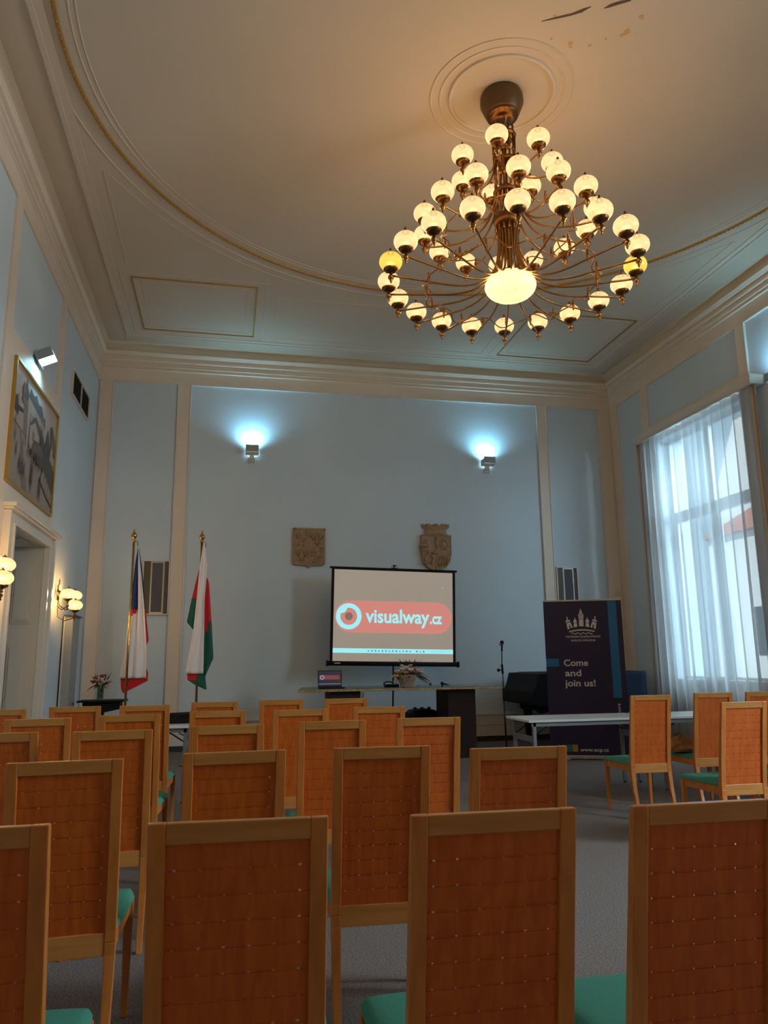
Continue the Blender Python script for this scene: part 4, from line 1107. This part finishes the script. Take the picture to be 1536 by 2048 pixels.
MB().lathe([(.065, 0), (.06, .01), (.048, .03), (.05, .15), (.062, .19), (.058, .19), (.045, .15), (.044, .03)], (0, 0, 0), VASEG, 24).build('glass_vase', vs_)
P = MB()
for k in range(16):
    a = fl.uniform(0, 2*PI); P.tube([(.03*math.cos(a), .03*math.sin(a), .01), (.025*math.cos(a+1), .025*math.sin(a+1), .15), (.06*math.cos(a), .04*math.sin(a), .25)], .004, LEAF, 5)
for k in range(26):
    a = fl.uniform(0, 2*PI); leaf(P, (.04*math.cos(a), .04*math.sin(a), .2), (fl.uniform(.09, .16)*math.cos(a), .06*math.sin(a), fl.uniform(.13, .40)), .012, LEAF if k % 3 else LEAFD)
leaf(P, (-.05, -.02, .22), (-.20, -.03, .12), .012, RUST); leaf(P, (.05, -.02, .24), (.20, -.03, .235), .003, LEAFD)
P.build('stems_and_leaves', vs_)
for x, z, m_, r_ in ((.02, .33, PINK, .05), (-.03, .26, MAROON, .05), (.05, .25, IVORY, .045), (-.10, .25, RUST, .045), (-.08, .31, RUST, .03), (.11, .26, IVORY, .04), (0.10, .20, IVORY, .03), (-.04, .34, IVORY, .035), (.0, .22, IVORY, .04)):
    P = MB(); flower(P, (x, fl.uniform(-.06, -.01), z), r_, m_); P.build('flower', vs_)

# ------------------------------------------------------------------ roll-up banner
bn = thing('rollup_banner', (4.967, 10.0, 0), 'tall navy roll-up banner reading Come and join us', 'banner', rz=-.40)
bn.scale = (1.07, 1.0, 1.015)
BW, BH = .505, 2.14
MB().box(-BW-.02, BW+.02, -.05, .05, .012, .055, ALU).box(-BW*.6, -BW*.6+.04, -.10, .10, 0, .014, ALU).box(BW*.3, BW*.3+.04, -.10, .10, 0, .014, ALU).box(-.10, -.04, -.075, -.05, .01, .03, ALU).build('base_case', bn, bevel=.005)
MB().box(-BW-.005, BW+.005, -.012, .012, BH, BH+.022, ALU).build('top_rail', bn, bevel=.003)
MB().tube([(0, .03, .05), (0, .02, BH+.015)], .010, ALU, 8).build('support_pole', bn)
MB().box(-BW, BW, -.002, .002, .05, BH, BANNER).build('printed_sheet', bn)
def bq(x0, x1, z0, z1, m, nm, y=-.0032): return MB().box(-BW+x0*2*BW, -BW+x1*2*BW, y, -.002, BH*z0, BH*z1, m).build(nm, bn)
bq(.828, .935, .38, .998, BANBLUE, 'blue_stripe')
bq(.0, .165, .579, .630, BANBLUE, 'blue_tab')
bq(.115, .19, .046, .089, BANM, 'colour_square'); bq(.197, .27, .046, .089, BANT, 'colour_square'); bq(.277, .345, .046, .089, BANO, 'colour_square')
RX = (PI/2, 0, 0); lx = -BW+.228*2*BW
text('headline_text', 'Come', .125, BANW, bn, (lx, -.0025, 1.247), RX, bold=.0022, width=.31)
text('headline_text', 'and', .125, BANW, bn, (lx+.01, -.0025, 1.108), RX, bold=.0022, width=.205)
text('headline_text', 'join us!', .125, BANW, bn, (lx, -.0025, .970), RX, bold=.0022, width=.39)
text('web_text', 'www.ecp.cz', .066, BANW, bn, (-BW+.37*2*BW, -.0025, .105), RX, bold=.0012, width=.36)
text('college_text', 'THE ENGLISH COLLEGE IN PRAGUE', .036, BANW, bn, (-.01, -.0025, 1.635), RX, bold=.0005, align='CENTER', width=.45)
text('college_text', 'ANGLICKÉ GYMNÁZIUM', .036, BANW, bn, (-.01, -.0025, 1.583), RX, bold=.0005, align='CENTER', width=.31)
text('side_text', 'more', .062, BANW, bn, (-BW+.905*2*BW, -.0025, .738), Matrix(((0, -1, 0), (0, 0, -1), (1, 0, 0))).to_euler(), bold=.0008, align='RIGHT', width=.155)
P = MB()
gx, gz, gs, gv = -.02, 1.79, .41, .47          # crest of towers
def cq(poly): P.prism([(gx+a*gs, gz+b*gv) for a, b in poly], -.0035, -.002, 'y', BANW)
cq([(-.07, .0), (.07, 0), (.07, .21), (-.07, .21)])                 # clock tower body
cq([(-.08, .225), (.08, .225), (.08, .36), (-.08, .36)]); cq([(-.055, .375), (.055, .375), (.0, .53)])
for sg in (-1, 1):
    f_ = lambda l: [(sg*a, b) for a, b in l][::sg]
    cq(f_([(.13, -.01), (.25, -.03), (.235, .09), (.14, .10)])); cq(f_([(.145, .11), (.24, .10), (.25, .16), (.21, .21), (.195, .28), (.175, .21), (.14, .17)]))
    cq(f_([(.28, -.03), (.34, -.05), (.36, .05), (.39, .04), (.38, -.07), (.44, -.09), (.475, .10), (.34, .13)]))
    cq(f_([(.345, .15), (.485, .12), (.50, .17), (.455, .18), (.455, .29), (.425, .29), (.42, .19), (.36, .20)]))
arc = [(-.40+.8*k/16, -.09-.05*((k-8)/8)**2) for k in range(17)]
cq(arc+[(a, b-.035) for a, b in arc[::-1]])
wv = [(-.34+.68*k/32, -.20+.018*math.sin(k*PI/4)) for k in range(33)]
cq(wv+[(a, b-.022) for a, b in wv[::-1]])
P.build('towers_emblem', bn)
P = MB(); P.tube([(gx+.05*gs*math.cos(2*PI*k/16), -.0037, gz+.292*gv+.05*gs*math.sin(2*PI*k/16)) for k in range(16)], .0025, BANNER, 4, closed=True)
P.box(gx-.002, gx+.002, -.0042, -.003, gz+.285*gv, gz+.33*gv, BANNER); P.build('clock_dial', bn)

# ------------------------------------------------------------------ chairs
CHW = .191
def lerp_prof(prof, z):
    for (za, a0, a1), (zb, b0, b1) in zip(prof, prof[1:]):
        if za <= z <= zb:
            k = (z-za)/(zb-za); return a0+(b0-a0)*k, a1+(b1-a1)*k
    return prof[-1][1:]
STILE = [(0, -.100, -.072), (.12, -.062, -.030), (.25, -.032, .004), (.38, -.016, .024), (.46, -.017, .020), (.60, -.036, -.003), (.80, -.068, -.040), (1.046, -.109, -.087)]
def stile_piece(P, x0, x1, z0, z1, m):
    zs = [z0]+[s_[0] for s_ in STILE if z0 < s_[0] < z1]+[z1]
    vs = []; fs = []
    for z in zs:
        a, b = lerp_prof(STILE, z); taper = 1.0 if z > .38 else .72+.28*z/.38
        xc, h_ = (x0+x1)/2, (x1-x0)/2*taper
        vs += [(xc-h_, a, z), (xc+h_, a, z), (xc+h_, b, z), (xc-h_, b, z)]
    for i in range(len(zs)-1):
        for k in range(4): fs.append((i*4+k, i*4+(k+1) % 4, (i+1)*4+(k+1) % 4, (i+1)*4+k))
    fs += [(3, 2, 1, 0), tuple((len(zs)-1)*4+k for k in range(4))]
    P.add(vs, fs, m)
def lean_box(P, x0, x1, z0, z1, d0, d1, m):
    """box following the lean of the back; d measured forward from the stiles' rear face"""
    a0, _ = lerp_prof(STILE, z0); a1, _ = lerp_prof(STILE, z1)
    P.hexa([(x0, a0+d0, z0), (x1, a0+d0, z0), (x1, a0+d1, z0), (x0, a0+d1, z0), (x0, a1+d0, z1), (x1, a1+d0, z1), (x1, a1+d1, z1), (x0, a1+d1, z1)], m)
GRP = 'slatted wooden chairs with green seats'
def make_chair():
    t = thing('conference_chair', (0, 0, 0), '', 'chair', GRP)
    sw = .038
    for sg in (-1, 1):
        a, b = (CHW-sw, CHW) if sg > 0 else (-CHW, -CHW+sw)
        P = MB(); stile_piece(P, a, b, 0, .42, WOODF); P.build('leg', t, bevel=.003)
        P = MB(); stile_piece(P, a, b, .42, 1.046, WOODF); P.build('back_post', t, bevel=.003)
    P = MB(); lean_box(P, -CHW+sw, CHW-sw, 1.000, 1.0455, .001, .022, WOODR); P.build('top_rail', t, bevel=.0025)
    P = MB(); lean_box(P, -CHW+sw, CHW-sw, .376, .452, .003, .026, WOODR); P.build('lower_rail', t, bevel=.0025)
    P = MB()
    z0, z1 = .452, 1.000; n = 10; step = (z1-z0)/n; g = .0052
    xa, xb = -CHW+sw, CHW-sw; W_ = xb-xa
    holes = [.055, .23, .405, .58, .755, .93]; hw_ = .0034
    for i in range(n):
        lo = z0+step*i+(g/2 if i else 0); hi = z0+step*(i+1)-(g/2 if i < n-1 else 0)
        P_lo = lo
        lean_box(P, xa, xb, lo, hi, .011, .019, WOODP)
        if i < n-1:
            edges = [xa]+[v_ for f_ in holes for v_ in (xa+W_*f_-hw_, xa+W_*f_+hw_)]+[xb]
            for k in range(0, len(edges), 2):
                lean_box(P, edges[k], edges[k+1], hi-.0002, hi+g+.0002, .0128, .0175, WOODP)
    P.build('slatted_back', t)
    P = MB()
    P.hexa([(-.185, .01, .385), (-.165, .01, .385), (-.195, .44, .385), (-.215, .44, .385), (-.185, .01, .44), (-.165, .01, .44), (-.195, .44, .44), (-.215, .44, .44)], WOODF)
    P.hexa([(.165, .01, .385), (.185, .01, .385), (.215, .44, .385), (.195, .44, .385), (.165, .01, .44), (.185, .01, .44), (.215, .44, .44), (.195, .44, .44)], WOODF)
    P.box(-.20, .20, .435, .455, .385, .44, WOODF)
    P.build('seat_frame', t, bevel=.002)
    for sg in (-1, 1):
        P = MB(); x = sg*.207
        P.hexa([(x-.012, .425, 0), (x+.012, .425, 0), (x+.012, .449, 0), (x-.012, .449, 0), (x-.019, .418, .44), (x+.019, .418, .44), (x+.019, .458, .44), (x-.019, .458, .44)], WOODF)
        P.build('leg', t, bevel=.003)
    # cushion
    P = MB(); nu, nv = 30, 26
    def sup(a, p): return math.copysign(abs(a)**p, a)
    def top_fn(u, v_):
        a, b = 2*u-1, 2*v_-1
        # square to rounded square
        k = (abs(a)**8+abs(b)**8)**(1/8) if (a or b) else 0
        q_ = (abs(a)**6+abs(b)**6)
        s_ = 1-.085*(abs(a)*abs(b))**3
        hwid = .192+(.238-.192)*((b+1)/2)
        x = a*hwid*s_; y = .005+(.50-.005)*(b*s_+1)/2
        e = max(0, 1-max(abs(a), abs(b))**10)
        z = .445+.026*e**.5+.010*(1-a*a)*(1-b*b)
        return (x, y, z)
    def bot_fn(u, v_):
        x, y, z = top_fn(u, v_); a, b = 2*u-1, 2*v_-1; e = max(0, 1-max(abs(a), abs(b))**10)
        return (x*.99, .25+(y-.25)*.99, .445-.012*e**.4)
    P.grid(top_fn, nu, nv, GREEN); P.grid(bot_fn, nu, nv, GREEN)
    P.build('seat_cushion', t)
    return t
base = 'wooden chair, '
rows = [
    (-.546, 1.79, 0, 'nearest row, leftmost, cut by the left edge of the photo'),
    (.038, 1.731, -3, 'nearest row, left of the middle, second from left'),
    (.596, 1.676, -1.5, 'nearest row, right of the middle, beside the aisle'),
    (1.11, 1.650, -1, 'nearest row, rightmost, cut by the right edge of the photo'),
    (-.537, 2.90, 3, 'second row, leftmost, back fully visible'),
    (.045, 3.005, 1.5, 'second row, half behind the nearest row chair left of middle'),
    (.608, 2.99, -3, 'second row, standing in the gap of the nearest row'),
    (1.108, 2.82, -3, 'second row, rightmost, beside the aisle'),
    (-1.098, 4.145, 1, 'third row, leftmost, cut by the left edge of the photo'),
    (-.545, 4.10, 2, 'third row, second from left'),
    (.020, 4.217, 0, 'third row, in line with the green and white flag'),
    (.595, 4.33, -1, 'third row, in line with the laptop'),
    (1.168, 4.375, -2, 'third row, rightmost, in front of the floor loudspeaker'),
    (-1.128, 5.13, 3, 'fourth row, leftmost'),
    (-.604, 5.30, 0, 'fourth row, second from left, in front of the blue and red flag'),
    (-.045, 5.48, -1, 'fourth row, third from left, beside the white table'),
    (.520, 5.41, 0, 'fourth row, fourth from left, left of the laptop'),
    (1.098, 5.50, -3, 'fourth row, rightmost, below the laptop'),
    (-1.655, 6.265, 0, 'front row, leftmost, below the door'),
    (-1.152, 6.45, 0, 'front row, second from left, below the black console'),
    (-.622, 6.41, 0, 'front row, below the blue, white and red flag'),
    (-.083, 6.70, -1, 'front row, below the green and white flag'),
    (.486, 6.80, -2, 'front row, second from right, below the left of the screen'),
    (1.060, 6.81, -3, 'front row, rightmost, below the laptop'),
    (3.70, 6.22, -3, 'right block, leftmost, full legs visible by the aisle'),
    (4.45, 6.40, -4, 'right block, farther chair with a paper bag on its seat'),
    (3.76, 5.05, 0, 'right block, nearer chair in front of the paper bag one'),
    (4.99, 6.40, -2, 'right block, farther row, cut by the right edge of the photo'),
    (4.36, 5.03, 0, 'right block, nearer row, only a seat corner in the photo')]
proto = make_chair(); first = True
for x, yt, rz, lab in rows:
    r_ = math.radians(rz)
    loc = (x-.109*math.sin(r_), yt+.109*math.cos(r_), 0)
    if first:
        proto.location = loc; proto.rotation_euler = (0, 0, r_); proto['label'] = base+lab; first = False
    else:
        dup(proto, loc, r_, base+lab)

# crumpled paper bag on the seat
rr = random.Random(5)
P = MB(); nu, nv = 13, 5
pts = []
for j in range(nv+1):
    t_ = j/nv
    for i in range(nu):
        a = 2*PI*i/nu; ca, sa = math.cos(a), math.sin(a)
        e = 4.0; q_ = (abs(ca)**e+abs(sa)**e)**(-1/e)
        j_ = rr.uniform(.86, 1.14) if 0 < j else 1
        k = (1, 1.12, 1.05, .86, .62, .50)[j]
        pts.append((.135*ca*q_*k*j_-.02*t_, .085*sa*q_*k*j_*(1-.45*t_), .004+.145*t_*rr.uniform(.85, 1.1)))
fs = [(j*nu+i, j*nu+(i+1) % nu, (j+1)*nu+(i+1) % nu, (j+1)*nu+i) for j in range(nv) for i in range(nu)]
fs.append(tuple(range(nu)))
P.add(pts, fs, PAPER)
o = P.build('paper_bag', solid=.0015); o.location = (4.34, 6.80, .482)
tag(o, 'crumpled brown paper bag lying on a green chair seat', 'paper bag')
